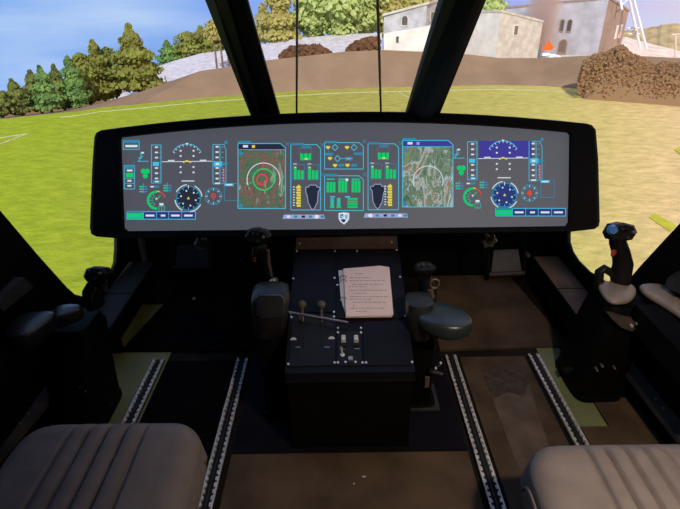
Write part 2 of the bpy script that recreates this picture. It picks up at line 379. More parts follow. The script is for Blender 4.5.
tree(262, 48, 4, 24, 76, 'conifer', F_TAN, 'olive tree half hidden behind the left windshield post', G3, n=800)
tree(312, 40, -28, 44, 75, 'round', F_BRIGHT, 'bright green leafy tree just right of the left windshield seam', G3, n=1500, cb=.02)
tree(340, 38, -34, 50, 73.5, 'round', F_BRIGHT, 'large bright green leafy tree in the middle of the windshield', G3, n=1900, cb=.02)
tree(366, 36, -30, 40, 75, 'round', F_BRIGHT, 'bright green leafy tree just left of the right windshield seam', G3, n=1400, cb=.02)
tree(390, 44, -24, 34, 76, 'round', F_TAN, 'olive tree behind the pale house beside the right windshield seam', G3, n=1000, cb=.1)
tree(416, 40, -20, 40, 84, 'round', F_TAN, 'olive tree behind the roof of the pale house left of the right post', G3, n=1000, cb=.1)
tree(493, 50, -14, 36, 88, 'round', F_BRIGHT, 'green tree rising behind the square stone house right of the right post', G3, n=900)
def bush(u0, u1, vb, tops, R, m, label, n, leaf=.5):
    """low shrub: lumps along a line, rounded front to back"""
    c0 = far((u0+u1)/2, vb, R); c0.z -= .6; e = empty('shrub', c0, label, 'bush')
    g = MB()
    for i in range(n):
        k = random.random(); u = u0 + (u1-u0)*k
        for (ua, ta), (ub, tb) in zip(tops, tops[1:]):
            if ua <= u <= ub: vt = ta + (tb-ta)*(u-ua)/(ub-ua); break
        else: vt = tops[-1][1]
        f = random.random()**.75; depth = math.sqrt(max(0, 1 - f*f))*random.uniform(-1, 1)*2.0
        p = far(u, vb + (vt-vb)*f*1.0, R + depth)
        s = leaf*random.uniform(.6, 1.2)
        q = Matrix.Rotation(-math.atan2(p.x, p.y) + math.pi*(depth > 0) + random.gauss(0, .3), 3, 'Z') @ Matrix.Rotation(random.uniform(-.5, 0)*(1 if depth <= 0 else -1)*-1, 3, 'X') @ Matrix.Rotation(random.uniform(-3, 3), 3, 'Y')
        g.poly([p + q @ Vector(v_)*s for v_ in ((-.6, 0, -.3), (0, .15, -.55), (.6, -.1, -.2), (.35, .1, .3), (0, 0, .5), (-.4, -.1, .25))])
    rs = []
    for i in range(13):
        k = i/12; u = u0 + (u1-u0)*(.03+.94*k)
        vt = tops[-1][1]
        for (ua, ta), (ub, tb) in zip(tops, tops[1:]):
            if ua <= u <= ub: vt = ta + (tb-ta)*(u-ua)/(ub-ua)
        hgt = (far(u, vt, R).z - far(u, vb, R).z)*.94*(.35 if i in (0, 12) else 1); cb_ = far(u, vb, R); dr = Vector((cb_.x, cb_.y, 0)).normalized()
        rs.append([cb_ + dr*1.7*math.cos(a_) + Vector((0, 0, hgt*math.sin(a_) - .5)) for a_ in [math.pi*q/8 for q in range(9)]])
    g.rings(rs)
    g.build('foliage', m, e)
    return e
bush(280, 331, 58, [(280, 56), (290, 47), (305, 45), (320, 46), (331, 53)], 55, F_RUST, 'rust brown shrub on the bank by the left windshield seam', 500, .4)
bush(347, 380, 52.5, [(347, 49), (356, 42), (368, 38), (380, 37)], 55, F_RUST, 'rust brown shrub on the bank by the right windshield seam', 400, .4)
bush(578, 730, 96, [(578, 80), (584, 60), (595, 54), (606, 52), (616, 47), (623, 45), (632, 54), (646, 59), (655, 66), (664, 61), (675, 64), (690, 60), (730, 66)], 47.5, F_HAZE, 'big brown shrub in front of the tall stone building at right', 9000, .19)

# ---- buildings
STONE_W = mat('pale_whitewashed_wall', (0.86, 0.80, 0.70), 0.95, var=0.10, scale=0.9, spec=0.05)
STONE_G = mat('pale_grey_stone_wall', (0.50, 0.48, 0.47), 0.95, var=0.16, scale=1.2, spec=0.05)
STONE_B = mat('warm_grey_shaded_wall_and_trim', (0.62, 0.55, 0.45), 0.95, var=0.14, scale=1.4, spec=0.05)
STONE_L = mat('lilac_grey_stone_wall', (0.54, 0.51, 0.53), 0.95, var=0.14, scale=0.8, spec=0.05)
STONE_S = mat('brown_shaded_wall_and_trim', (0.40, 0.285, 0.225), 0.95, var=0.10, scale=0.8, spec=0.05)
WINB = mat('brown_shutter_wood', (0.23, 0.165, 0.12), 0.9, var=0.15)
WHITE = mat('white_painted_metal', (0.85, 0.82, 0.80), 0.7)
def hz(p, z): return Vector((p.x, p.y, z))
def block(parent, name, cs, z0, z1, mats, face_mat=None, z1s=None):
    """solid block over corner points cs, own heights z1s"""
    g = MB(); n = len(cs)
    a = [g.bm.verts.new(hz(p, z0)) for p in cs]; b_ = [g.bm.verts.new(hz(p, (z1s[i] if z1s else z1))) for i, p in enumerate(cs)]
    g.bm.faces.new(b_)
    for i in range(n):
        f = g.bm.faces.new((a[i], a[(i+1) % n], b_[(i+1) % n], b_[i])); f.material_index = face_mat[i] if face_mat else 0
    return g.build(name, mats, parent)
def wall_panel(parent, name, A, B, k0, k1, z0, z1, m, out=.06, arch=False, pane=None):
    """window or door set on the wall line A-B"""
    d = (B-A); d.z = 0; nrm = Vector((d.y, -d.x, 0)).normalized()
    if nrm.dot(Vector((CAM.x, CAM.y, 0)) - A) < 0: nrm = -nrm
    P = lambda k, z, o=0: hz(A + d*k, z) + nrm*o
    pts = [(k0, z0), (k1, z0)]
    if arch:
        kc, kr = (k0+k1)/2, (k1-k0)/2; rh = kr*d.length
        pts += [(kc + kr*math.cos(a_), z1 - rh + rh*math.sin(a_)) for a_ in [math.pi*q/8 for q in range(9)]]
    else: pts += [(k1, z1), (k0, z1)]
    g = MB(); g.prism([P(k, z, -.1) for k, z in pts], nrm*(.1 + out)); w = g.build(name, m, parent)
    if pane:
        kc = sum(p[0] for p in pts)/len(pts); zc = sum(p[1] for p in pts)/len(pts)
        g = MB(); g.prism([P(kc + (k-kc)*.74, zc + (z-zc)*.82, out) for k, z in pts], nrm*.03); g.build('pane', pane, w)
    return w
GLASSD = mat('dark_window_pane', (0.10, 0.09, 0.085), 0.4)
# pale house left of the right post
RA = 56.5
a0, a1 = far(383, 51, RA), far(424, 52, RA - 1.0); a2_ = far(438, 48, RA + 5); a3 = far(400, 46, RA + 6.5)
zA0, zA1 = far(383, 15, RA).z, far(424, 3, RA - 1.0).z
e = empty('house', hz(a0, a0.z), 'pale whitewashed house on the bank left of the right windshield post', 'building')
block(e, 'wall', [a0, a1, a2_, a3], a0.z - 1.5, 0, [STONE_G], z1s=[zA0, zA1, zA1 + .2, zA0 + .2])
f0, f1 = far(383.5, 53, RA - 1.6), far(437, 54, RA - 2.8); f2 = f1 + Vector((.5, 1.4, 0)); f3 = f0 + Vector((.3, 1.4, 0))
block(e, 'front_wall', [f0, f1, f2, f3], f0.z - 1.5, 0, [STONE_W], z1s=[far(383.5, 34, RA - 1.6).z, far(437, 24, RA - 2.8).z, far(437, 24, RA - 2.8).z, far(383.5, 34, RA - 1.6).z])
block(e, 'roof', [a0 + Vector((-.15, -.15, 0)), a1 + Vector((.15, -.15, 0)), a2_, a3], 0, 0, [STONE_B], z1s=[zA0 + .12, zA1 + .12, zA1 + .3, zA0 + .3])
wall_panel(e, 'window', a0, a1, .42, .60, far(403, 26, RA).z, far(403, 15, RA).z, STONE_B, .08, True, GLASSD)
wall_panel(e, 'window', f0, f1, .23, .29, far(397, 43, RA - 2).z, far(397, 36, RA - 2).z, STONE_B, .06, False, GLASSD)
wall_panel(e, 'window', a1, a2_, .25, .5, far(433, 22, RA).z, far(433, 12, RA).z, STONE_B, .08, False, GLASSD)
# square stone house right of the right post
RB = 58.0
b0, b1, b2 = far(444, 52, RB + 4), far(495, 60, RB - 1), far(537, 59, RB + 3.0); b3 = b0 + (b2 - b1)
e = empty('house', hz(b1, b1.z), 'square flat-roofed stone house just right of the right windshield post', 'building')
zt = [far(470, 13, RB + 4).z, far(495, 11, RB - 1).z, far(538, 21.5, RB + 3).z]
block(e, 'wall', [b0, b1, b2, b3], b1.z - 1.5, 0, [STONE_W, STONE_B], [0, 1, 1, 0], z1s=[zt[0], zt[1], zt[2], zt[2] + .3])  # right-hand faces in darker stone: their shade is put into the colour
mid = lambda p, k: p + (sum((b0, b1, b2, b3), Vector())/4 - p)*k
block(e, 'roof', [mid(p, -.015) for p in (b0, b1, b2, b3)], 0, 0, [STONE_B], z1s=[zt[0] + .12, zt[1] + .12, zt[2] + .12, zt[2] + .4])
w = wall_panel(e, 'window', b1, b2, .33, .44, far(513, 36, RB).z, far(513, 25, RB).z, STONE_W, .06, False, WINB)
# tall stone building at the right with round-headed windows
RC = 65
c0, c1, c2 = far(500, 54, RC + 3), far(597, 56, RC), far(619, 54, RC + 10); c3 = c0 + (c2 - c1)
e = empty('stone_building', hz(c1, c1.z), 'tall lilac grey stone building with round-headed windows behind the brown shrub', 'building')
zc = [far(504, 8, RC + 3).z, far(604, -2, RC).z, far(627, 11, RC + 10).z]
block(e, 'wall', [c0, c1, c2, c3], c1.z - 3, 0, [STONE_L, STONE_S], [0, 1, 1, 0], z1s=[zc[0], zc[1], zc[2], zc[2]])  # brown right side is shade put into the wall colour
cc = sum((c0, c1, c2, c3), Vector())/4
block(e, 'cornice', [p + (p-cc)*.012 for p in (c0, c1, c2, c3)], 0, 0, [STONE_S], z1s=[zc[0] + .15, zc[1] + .15, zc[2] + .15, zc[2] + .15])
for k in (.585, .66):
    wall_panel(e, 'window', c0, c1, k, k + .048, far(570, 32.5, RC + 1).z, far(570, 19, RC + 1).z, STONE_S, .06, True, GLASSD)
wall_panel(e, 'door', c0, c1, .61, .70, far(572, 54, RC + 1).z, far(572, 39, RC + 1).z, STONE_S, .08, True, WINB)
for k in (.58, .76):
    wall_panel(e, 'window', c1, c2, k, k + .08, far(618, 40, RC + 5).z, far(618, 26, RC + 5).z, WHITE, .06, False, PALE)
# fix slabs: give every roof and cornice its thickness
for o in list(COL.objects):
    if o.name.split('.')[0] in ('roof', 'cornice') and o.type == 'MESH':
        zs = [v.co.z for v in o.data.vertices]; lo, hi = min(zs), max(zs)
        vs = o.data.vertices; n = len(vs)//2
        for i in range(n): vs[i].co.z = vs[i+n].co.z - .22
low = far(570, 55, RC - 1); low2 = far(583, 55, RC - 1)
g = MB(); p = far(560, 55.5, 58); q = far(586, 55.5, 58)
g.prism([p, q, q + Vector((0, .5, 0)), p + Vector((0, .5, 0))], (0, 0, -1.2)); 
tag(g.build('stone_step', STONE_B), 'low stone step before the arched door of the tall building', 'step')
# white lattice mast
e = empty('lattice_mast', far(634, 50, 70), 'white steel lattice mast rising right of the tall stone building', 'mast')
def bar(pa, pb, r, name, R0=70, R1=70):
    g = MB(); g.tube([far(*pa, R0), far(*pb, R1)], r, 6); return g.build(name, WHITE, e)
bar((646.5, 49), (626, -30), .16, 'leg'); bar((640, 47), (629.5, 0), .13, 'leg', 72, 71); bar((622, 10), (616, -25), .14, 'leg', 68, 69); bar((628.5, 34), (640, 34), .1, 'brace', 71, 71); bar((628, 28), (641, 28), .1, 'brace', 71, 71); bar((620.5, 6), (632, -4), .07, 'brace', 68, 70)
e = empty('gatepost', far(676, 64, 62), 'thin pale goal-like frame standing at the right photo edge', 'post')
g = MB(); g.tube([far(675.5, 66, 62), far(675.5, 35, 62)], .10, 6); g.build('upright', PALE, e)
g = MB(); g.tube([far(672, 35, 62), far(690, 33, 62)], .10, 6); g.build('crossbar', PALE, e)
# burning wreck, fire and smoke
e = empty('wreck', far(551, 55.5, 54.5), 'white broken wreckage below the small fire beside the stone house', 'wreck')
for i, (u, v, s) in enumerate([(545, 54, .55), (550.5, 55, .6), (556, 55.5, .45), (559, 56, .35)]):
    g = MB(); g.box(far(u, v + 1, 56.5), (s*1.3, s, s*.55), rz(20*i) @ rx(12*i - 15), bevel=.06); g.build('fragment', WHITE, e)
fl = bpy.data.materials.new('flame'); fl.use_nodes = True; t = fl.node_tree; t.nodes.clear()
em = N(t, 'ShaderNodeEmission'); em.inputs['Color'].default_value = (1.0, 0.20, 0.04, 1); em.inputs['Strength'].default_value = 1.0
oo = N(t, 'ShaderNodeOutputMaterial'); t.links.new(em.outputs[0], oo.inputs['Surface'])
g = MB()
for u, v, h, r in [(544.5, 50, .55, .30), (547, 50, .85, .36), (550, 50, .5, .30), (546, 50, .45, .42)]:
    p = far(u, v, 57.3); g.loft([(p, r*.6, r*.6), (p + Vector((0, 0, h*.3)), r, r), (p + Vector((.1, 0, h*.65)), r*.6, r*.6), (p + Vector((0, 0, h)), .04, .04)], 8)
tag(g.build('fire', fl, None, True), 'small orange fire burning at the foot of the smoke column', 'fire')
sm = bpy.data.materials.new('brown_smoke'); sm.use_nodes = True; t = sm.node_tree; t.nodes.clear()
pv = N(t, 'ShaderNodeVolumePrincipled'); pv.inputs['Color'].default_value = (0.86, 0.68, 0.58, 1); pv.inputs['Density'].default_value = 0.42; pv.inputs['Anisotropy'].default_value = 0.1
c = N(t, 'ShaderNodeTexCoord'); n_ = N(t, 'ShaderNodeTexNoise'); n_.inputs['Scale'].default_value = .5; n_.inputs['Detail'].default_value = 2; t.links.new(c.outputs['Object'], n_.inputs['Vector'])
r_ = ramp(t, [(0.3, (.5,)*3), (0.7, (1.3,)*3)]); t.links.new(n_.outputs[0], r_.inputs[0]); 
sp_ = N(t, 'ShaderNodeVectorMath', operation='MULTIPLY'); sp_.inputs[1].default_value = (1, 1, 0); t.links.new(c.outputs['Object'], sp_.inputs[0])
ln_ = N(t, 'ShaderNodeVectorMath', operation='LENGTH'); t.links.new(sp_.outputs[0], ln_.inputs[0])
fo_ = N(t, 'ShaderNodeMapRange'); fo_.inputs['From Min'].default_value = .9; fo_.inputs['From Max'].default_value = 2.1; fo_.inputs['To Min'].default_value = 1.0; fo_.inputs['To Max'].default_value = 0.0; t.links.new(ln_.outputs['Value'], fo_.inputs['Value'])
mu_ = N(t, 'ShaderNodeMath', operation='MULTIPLY'); t.links.new(r_.outputs[0], mu_.inputs[0]); t.links.new(fo_.outputs[0], mu_.inputs[1]); t.links.new(mu_.outputs[0], pv.inputs['Density'])
oo = N(t, 'ShaderNodeOutputMaterial'); t.links.new(pv.outputs[0], oo.inputs['Volume'])
g = MB(); secs = []
for i in range(9):
    k = i/8; p = far(543.5 - .5*k, 47 - 66*k, 62.6); r = 2.15 + .12*math.sin(i*2.1); secs.append((p, r, r))
g.loft(secs, 14); tag(g.build('smoke_column', sm, None, True), 'brown smoke column rising in front of the tall stone building', 'smoke')

# ================================================================== COCKPIT SHELL
XL, XR, CEIL, YB = -1.15, 1.19, 1.64, -1.05
g = MB(); g.box((.02, .78, -.04), (2.34, 3.66, .08)); structure(g.build('floor', DARKF), 'dark cockpit floor under the mats', 'floor')
for x0, x1, y_, y1, lb in ((-1.145, -.80, -1, 2.3, 'khaki painted floor strip along the left side'), (.912, 1.02, 1.40, 2.16, 'khaki painted floor strip along the right side')):
    g = MB(); g.box(((x0+x1)/2, (y1+y_)/2, .001), (x1-x0, y1-y_, .002)); structure(g.build('floor', KHAKI), lb, 'floor')
lw = [onx(u, v, XL) for u, v in [(0, 212), (40, 259), (68, 290), (76, 297), (86, 299.5), (100, 291), (110, 279), (116, 264), (117, 250), (117, 238)]]
def side(name, pts, X, th, label):
    yz = [(p.y, p.z) for p in pts]; (y0, z0), (y1, z1) = yz[0], yz[2]
    top = (y0 + (y0-y1)*(CEIL - z0)/(z0-z1), CEIL)
    poly = [(YB, 0), (2.61, 0), (2.61, .86), (2.47, .86), (2.40, .6)] + yz[::-1] + [top, (YB, CEIL)]
    g = MB(); g.prism([(X, y, z) for y, z in poly], (th, 0, 0)); return structure(g.build(name, BLACK), label, 'wall')
side('wall_left', lw, XL, -.015, 'black left cockpit side with slanted door post and rounded window opening')
rw = [onx(u, v, XR) for u, v in [(680, 225), (640, 268), (628, 282), (616, 288), (602, 283), (588, 274), (577, 263), (570, 252), (567, 242), (567, 234)]]
side('wall_right', rw, XR, .02, 'black right cockpit side with slanted door post and rounded window opening')
g = MB(); g.box((.02, 2.585, .43), (2.34, .05, .86)); structure(g.build('wall_front', BLACK), 'black nose bulkhead behind the pedals', 'wall')
g = MB(); g.box((.02, YB + .03, CEIL/2), (2.34, .06, CEIL)); structure(g.build('added_wall_back', BLACK), 'black rear cockpit wall added out of view to block light', 'wall')  # added out of view so light enters only from the front
g = MB(); g.box((.02, .22, CEIL + .03), (2.44, 2.56, .06)); structure(g.build('added_ceiling', BLACK), 'black cockpit roof added out of view to block sky light', 'added_ceiling')  # added out of view to keep sky light off the interior
g = MB(); g.box((.022, 2.36, .835), (1.80, .46, .03)); structure(g.build('added_nose_cover', BLACK), 'black nose deck added behind the display to shut out light', 'deck')  # added cover, hidden by the display, closing the footwell to sky light
lamp = empty('added_fill_lamp', (.70, .32, CEIL), 'small round warm lamp added unseen in the cockpit roof above the right seat', 'lamp')  # unseen lamp added to brighten the seats and console
g = MB(); g.tube([(.70, .32, CEIL), (.70, .32, CEIL - .025)], [.07, .06], 24); g.build('added_lamp_housing', BLACK, lamp, True)
ADDED_LENS = glow('added_lamp_lens', (1.0, .82, .62, 1), 6.0)
g = MB(); g.tube([(.70, .32, CEIL - .025), (.70, .32, CEIL - .028)], .05, 24); g.build('lens', ADDED_LENS, lamp, True)
ld = bpy.data.lights.new('added_fill_light', 'SPOT'); lo = bpy.data.objects.new('added_fill_light', ld); COL.objects.link(lo); lo.parent = lamp
lo.location = (0, 0, -.04); ld.energy = 70; ld.color = (1.0, .80, .62); ld.shadow_soft_size = .05; ld.spot_size = math.radians(108); ld.spot_blend = .8
lo.rotation_euler = Vector((.02, .5, -1)).to_track_quat('-Z', 'Y').to_euler()
# window rims: pale edge around the rounded side openings
RIM = mat('thin_rubber_window_seal', (0.02, 0.017, 0.013), 0.7, spec=.1)
for nm, pts, sgn, lb in (('window_1', lw, 1, 'rubber seal round the left side window'), ('window_2', rw, -1, 'rubber seal round the right side window')):
    g = MB(); g.tube([p + Vector((sgn*-.01, .004, .004)) for p in pts], .007, 6); structure(g.build(nm, RIM, None, True), lb, 'window')

# ================================================================== INSTRUMENT DISPLAY
TILT = math.radians(24)
DU = Vector((0, math.sin(TILT), math.cos(TILT))); DN = Vector((0, -math.cos(TILT), math.sin(TILT))); D0 = Vector((.022, 1.85, .633))
def ds(u, v, off=0.0):
    d = ray(u, v); tt = (D0 - CAM).dot(DN)/d.dot(DN); return CAM + d*tt + DN*off
disp = empty('instrument_display', D0 + Vector((0, .05, -.05)), 'wide black-cased glass cockpit display glowing with flight instruments', 'display')
def arc_edge(p0, pm, p1, n=20):
    """quadratic through three pixels"""
    out = []
    for i in range(n+1):
        k = i/n; u = p0[0] + (p1[0]-p0[0])*k; km = (pm[0]-p0[0])/(p1[0]-p0[0])
        v = p0[1] + (p1[1]-p0[1])*k; vm = p0[1] + (p1[1]-p0[1])*km
        out.append((u, v + (pm[1]-vm)*(k*(1-k))/(km*(1-km))))
    return out
outer = arc_edge((104, 131), (340, 113), (584, 124.5)) + [(589, 126), (593, 130.5), (595.5, 160), (597, 221), (596, 226), (592, 229)] + [(570, 231.5), (345, 235.5), (118, 238)] + [(99, 236.5), (94, 234), (92.5, 228), (95, 165), (97, 138), (99, 133.5)]
inner = arc_edge((122, 137.5), (342, 122.5), (567, 132.5)) + [(569.5, 135), (569, 180), (568, 222), (565.5, 226), (345, 229), (128, 231), (124.5, 228), (122.5, 180), (121, 140)]
g = MB(); g.prism([ds(u, v, -.03) for u, v in outer], -DN*.10); g.build('case_back', CASE, disp)
# bezel ring
g = MB()
def ray_hit(pts, ang, c=(345, 181)):
    dx, dy = math.cos(ang), math.sin(ang); best = None
    for (x0, y0), (x1, y1) in zip(pts, pts[1:] + pts[:1]):
        ex, ey = x1-x0, y1-y0; den = dx*ey - dy*ex
        if abs(den) < 1e-9: continue
        tt = ((x0-c[0])*ey - (y0-c[1])*ex)/den; s = ((x0-c[0])*dy - (y0-c[1])*dx)/den
        if tt > 0 and -1e-6 <= s <= 1 + 1e-6: best = tt if best is None else max(best, tt)
    return (c[0] + dx*best, c[1] + dy*best)
angs = sorted(set([math.atan2(y-181, x-345) for x, y in outer + inner] + [2*math.pi*k/60 - math.pi for k in range(60)]))
o1 = [ds(*ray_hit(outer, a), -.03) for a in angs]; o2 = [ds(*ray_hit(outer, a), .022) for a in angs]
def lerp2(p, q, k): return (p[0] + (q[0]-p[0])*k, p[1] + (q[1]-p[1])*k)
o3 = [ds(*lerp2(ray_hit(outer, a), ray_hit(inner, a), .12), .03) for a in angs]
i1 = [ds(*ray_hit(inner, a), .022) for a in angs]; i2 = [ds(*ray_hit(inner, a), -.03) for a in angs]
g.rings([o1, o2, o3, i1, i2], closed=True); g.build('bezel', CASE, disp)
SCR = bpy.data.materials.new('lit_grey_screen'); SCR.use_nodes = True; t = SCR.node_tree; b = t.nodes['Principled BSDF']
b.inputs['Base Color'].default_value = (.03, .03, .032, 1); b.inputs['Roughness'].default_value = .55
b.inputs['Emission Color'].default_value = srgb(80, 82, 90); b.inputs['Emission Strength'].default_value = 0.95
g = MB(); g.prism([ds(u, v, -.004) for u, v in inner], -DN*.02); g.build('screen', SCR, disp)
# ---- picture on the screen
CY = glow('lit_cyan', srgb(70, 190, 225)); CYD = glow('lit_dim_cyan', srgb(50, 135, 170)); WH = glow('lit_white', srgb(215, 225, 235)); GR = glow('lit_green', srgb(20, 200, 110)); YE = glow('lit_yellow', srgb(225, 210, 80))
RD = glow('lit_red', srgb(225, 70, 60)); BL = glow('lit_deep_blue', srgb(45, 60, 120)); VI = glow('lit_violet_blue', srgb(66, 62, 150)); DK = glow('lit_dark', srgb(40, 45, 62)); LV = glow('lit_lavender', srgb(150, 165, 205)); PK = glow('lit_pink', srgb(225, 120, 150)); TE = glow('lit_teal_green', srgb(40, 190, 170))
PAL = [CY, CYD, WH, GR, YE, RD, BL, VI, DK, LV, PK, TE]
IX = {k: i for i, k in enumerate(['cy', 'cyd', 'wh', 'gr', 'ye', 'rd', 'bl', 'vi', 'dk', 'lv', 'pk', 'te'])}
class Gfx:
    """flat picture elements of the screen, in photo pixels carried onto the screen's plane"""
    def __init__(self): self.g = MB(); self.layer = 0
    def off(self): self.layer += 1; return .0005 + self.layer*.00004
    def poly(self, pts, c): self.g.mi = IX[c]; o = self.off(); self.g.poly([ds(u, v, o) for u, v in pts]); return self
    def rect(self, x0, y0, x1, y1, c): return self.poly([(x0, y0), (x1, y0), (x1, y1), (x0, y1)], c)
    def line(self, a, b_, w, c):
        dx, dy = b_[0]-a[0], b_[1]-a[1]; L = math.hypot(dx, dy) or 1; nx, ny = -dy/L*w*.39, dx/L*w*.39
        return self.poly([(a[0]+nx, a[1]+ny), (b_[0]+nx, b_[1]+ny), (b_[0]-nx, b_[1]-ny), (a[0]-nx, a[1]-ny)], c)
    def path(self, pts, w, c, close=False):
        for a, b_ in zip(pts, pts[1:] + (pts[:1] if close else [])): self.line(a, b_, w, c) if a != b_ else None
        return self
    def frame(self, x0, y0, x1, y1, w, c): return self.path([(x0, y0), (x1, y0), (x1, y1), (x0, y1)], w, c, True)
    def arc(self, cx, cy, r, a0, a1, w, c, n=28):
        self.g.mi = IX[c]; o = self.off()
        for i in range(n):
            p, q = [math.radians(a0 + (a1-a0)*k/n) for k in (i, i+1)]
            self.g.poly([ds(cx + rr*math.cos(a_), cy - rr*math.sin(a_), o) for rr, a_ in ((r-w/2, p), (r+w/2, p), (r+w/2, q), (r-w/2, q))])
        return self
    def disc(self, cx, cy, r, c, n=20): return self.poly([(cx + r*math.cos(2*math.pi*k/n), cy - r*math.sin(2*math.pi*k/n)) for k in range(n)], c)
    def done(self, name): return self.g.build(name, PAL, disp)
def pfd(fx, fy, sky):
    X = lambda u: u + fx; Y = lambda v: v + fy
    P = lambda u, v: (X(u), Y(v))
    q = Gfx()
    if sky: q.rect(X(163), Y(144), X(216), Y(161.5), 'vi')
    q.arc(X(187), Y(160), 16, 30, 150, .8, 'cy')
    for a_ in range(30, 151, 15): q.line((X(187) + 16*math.cos(math.radians(a_)), Y(160) - 16*math.sin(math.radians(a_))), (X(187) + 14*math.cos(math.radians(a_)), Y(160) - 14*math.sin(math.radians(a_))), .7, 'wh')
    q.poly([P(185.7, 143), P(188.3, 143), P(187, 145.4)], 'wh')
    q.line(P(162, 161.8), P(212, 161.2), .8, 'wh'); q.line(P(168, 160.6), P(174.5, 160.5), 1.3, 'wh'); q.line(P(200, 160.4), P(206.5, 160.3), 1.3, 'wh')
    q.path([P(183, 162.6), P(187, 160.6), P(191, 162.6)], 1.5, 'ye')
    for v in (150.8, 156, 167, 172.4):
        for u in (180.7, 193.6): q.rect(X(u - .9), Y(v - .8), X(u + .9), Y(v + .8), 'wh')
    q.line(P(181.5, 181), P(194.5, 181), 1.2, 'wh'); q.done('attitude_indicator')
    q = Gfx(); q.frame(X(151.5), Y(145), X(161), Y(183), .8, 'cy')
    for i in range(7): q.rect(X(155), Y(146.5 + i*5.2), X(158), Y(148 + i*5.2), 'wh'); q.line(P(159.4, 147 + i*5.2), P(161, 147 + i*5.2), .5, 'cy')
    q.rect(X(153), Y(162), X(159), Y(166), 'cy'); q.rect(X(153), Y(180), X(161), Y(183), 'cyd'); q.rect(X(155), Y(181), X(159), Y(182.2), 'wh'); q.done('airspeed_tape')
    q = Gfx(); q.frame(X(213), Y(144.5), X(220), Y(184), .8, 'cy'); q.path([P(221, 144.5), P(224, 144.5), P(226, 150), P(226, 182), P(221, 184)], .7, 'cy')
    for i in range(7): q.rect(X(215.6), Y(146 + i*5.3), X(218.6), Y(147.6 + i*5.3), 'wh'); q.line(P(221.5, 147 + i*5.2), P(223.5, 147 + i*5.2), .6, 'cy')
    q.rect(X(214), Y(161.5), X(222), Y(166.5), 'cy'); q.rect(X(216), Y(163), X(219), Y(165), 'wh'); q.poly([P(222, 162), P(229, 163.8), P(222, 166)], 'cyd')
    for i in range(5): q.rect(X(222.6), Y(169 + i*2.7), X(224.4), Y(170.6 + i*2.7), 'pk')
    q.disc(X(226), Y(142.5), 1.7, 'cyd'); q.rect(X(215), Y(182.6), X(220), Y(184), 'wh'); q.done('altitude_tape')
    cx, cy = X(188.5), Y(198.2); q = Gfx(); q.disc(cx, cy, 12.6, 'bl' if sky else 'dk', 28); q.arc(cx, cy, 12, 0, 360, .9, 'cyd', 40)
    for a0 in (35, 125, 215, 305): q.arc(cx, cy, 13.6, a0 - 28, a0 + 28, .9, 'wh', 12)
    for a_ in range(0, 360, 30): q.line((cx + 11.5*math.cos(math.radians(a_)), cy + 11.5*math.sin(math.radians(a_))), (cx + 9.3*math.cos(math.radians(a_)), cy + 9.3*math.sin(math.radians(a_))), .8, 'cy')
    for a_ in range(15, 375, 60): q.disc(cx + 7.6*math.cos(math.radians(a_)), cy + 7.6*math.sin(math.radians(a_)), .9, 'wh', 8)
    q.poly([(cx-1.5, cy+1), (cx, cy-1.6), (cx+1.5, cy+1)], 'ye'); q.line((cx, cy-13), (cx, cy-10), 1, 'wh'); q.done('compass_rose')
    cx, cy = X(156.5), Y(200.2); q = Gfx(); q.arc(cx, cy, 8.4, 85, 275, 2.2, 'gr'); q.arc(cx, cy, 9, 15, 70, .9, 'rd', 12); q.arc(cx, cy, 9, 70, 85, 1.1, 'ye', 4)
    for a_ in (120, 150, 180, 210, 240): q.line((cx + 7*math.cos(math.radians(a_)), cy - 7*math.sin(math.radians(a_))), (cx + 3.5*math.cos(math.radians(a_)), cy - 3.5*math.sin(math.radians(a_))), .7, 'te')
    q.line((cx, cy), (cx + 4, cy - 5), 1, 'gr'); q.rect(cx + 3, cy + 3, cx + 7, cy + 5.2, 'wh'); q.frame(cx + 2.5, cy + 6, cx + 8, cy + 11, .7, 'te'); q.line((cx+5.2, cy+6), (cx+5.2, cy+11), .6, 'te'); q.disc(cx, cy-1.5, .9, 'wh', 8); q.done('torque_gauge')
    cx, cy = X(213.5), Y(196.3); q = Gfx(); q.arc(cx, cy, 8.2, 0, 360, 1.0, 'cyd', 32); q.arc(cx, cy, 6.4, 0, 360, .5, 'cyd', 24)
    for a_ in range(0, 360, 45): q.line((cx + 8*math.cos(math.radians(a_)), cy + 8*math.sin(math.radians(a_))), (cx + 5.8*math.cos(math.radians(a_)), cy + 5.8*math.sin(math.radians(a_))), .7, 'wh')
    if sky: q.disc(cx, cy, 2.4, 'rd', 10); q.line((cx, cy - 4), (cx, cy + 4), .9, 'rd')
    else: q.arc(cx, cy - .6, 2, -60, 240, 1.1, 'rd', 10); q.line((cx, cy), (cx, cy + 4), 1, 'rd')
    q.done('navigation_dial')
    q = Gfx(); q.frame(X(224.3), Y(183.5), X(238), Y(200.5), .7, 'cyd'); q.rect(X(224.5), Y(183.5), X(233.5), Y(186), 'cy'); q.rect(X(226), Y(184.2), X(232), Y(185.3), 'wh'); q.done('data_box')
    q = Gfx(); q.path([P(141, 152), P(141, 158), P(138.5, 158)], 1.0, 'cy'); q.path([P(143, 156), P(138, 161.3), P(148.5, 161.3)], .8, 'cy'); q.rect(X(141.5), Y(152), X(144), Y(153.6), 'wh'); q.done('flight_mode_symbol'); q = Gfx()
    for u, v in ((143.3, 171.2), (147.4, 171.2), (145.3, 176)): q.disc(X(u), Y(v), 2.5, 'gr', 12)
    q.line(P(145.3, 172), P(145.3, 177), 1.6, 'gr'); q.done('landing_gear_symbol')
    q = Gfx()
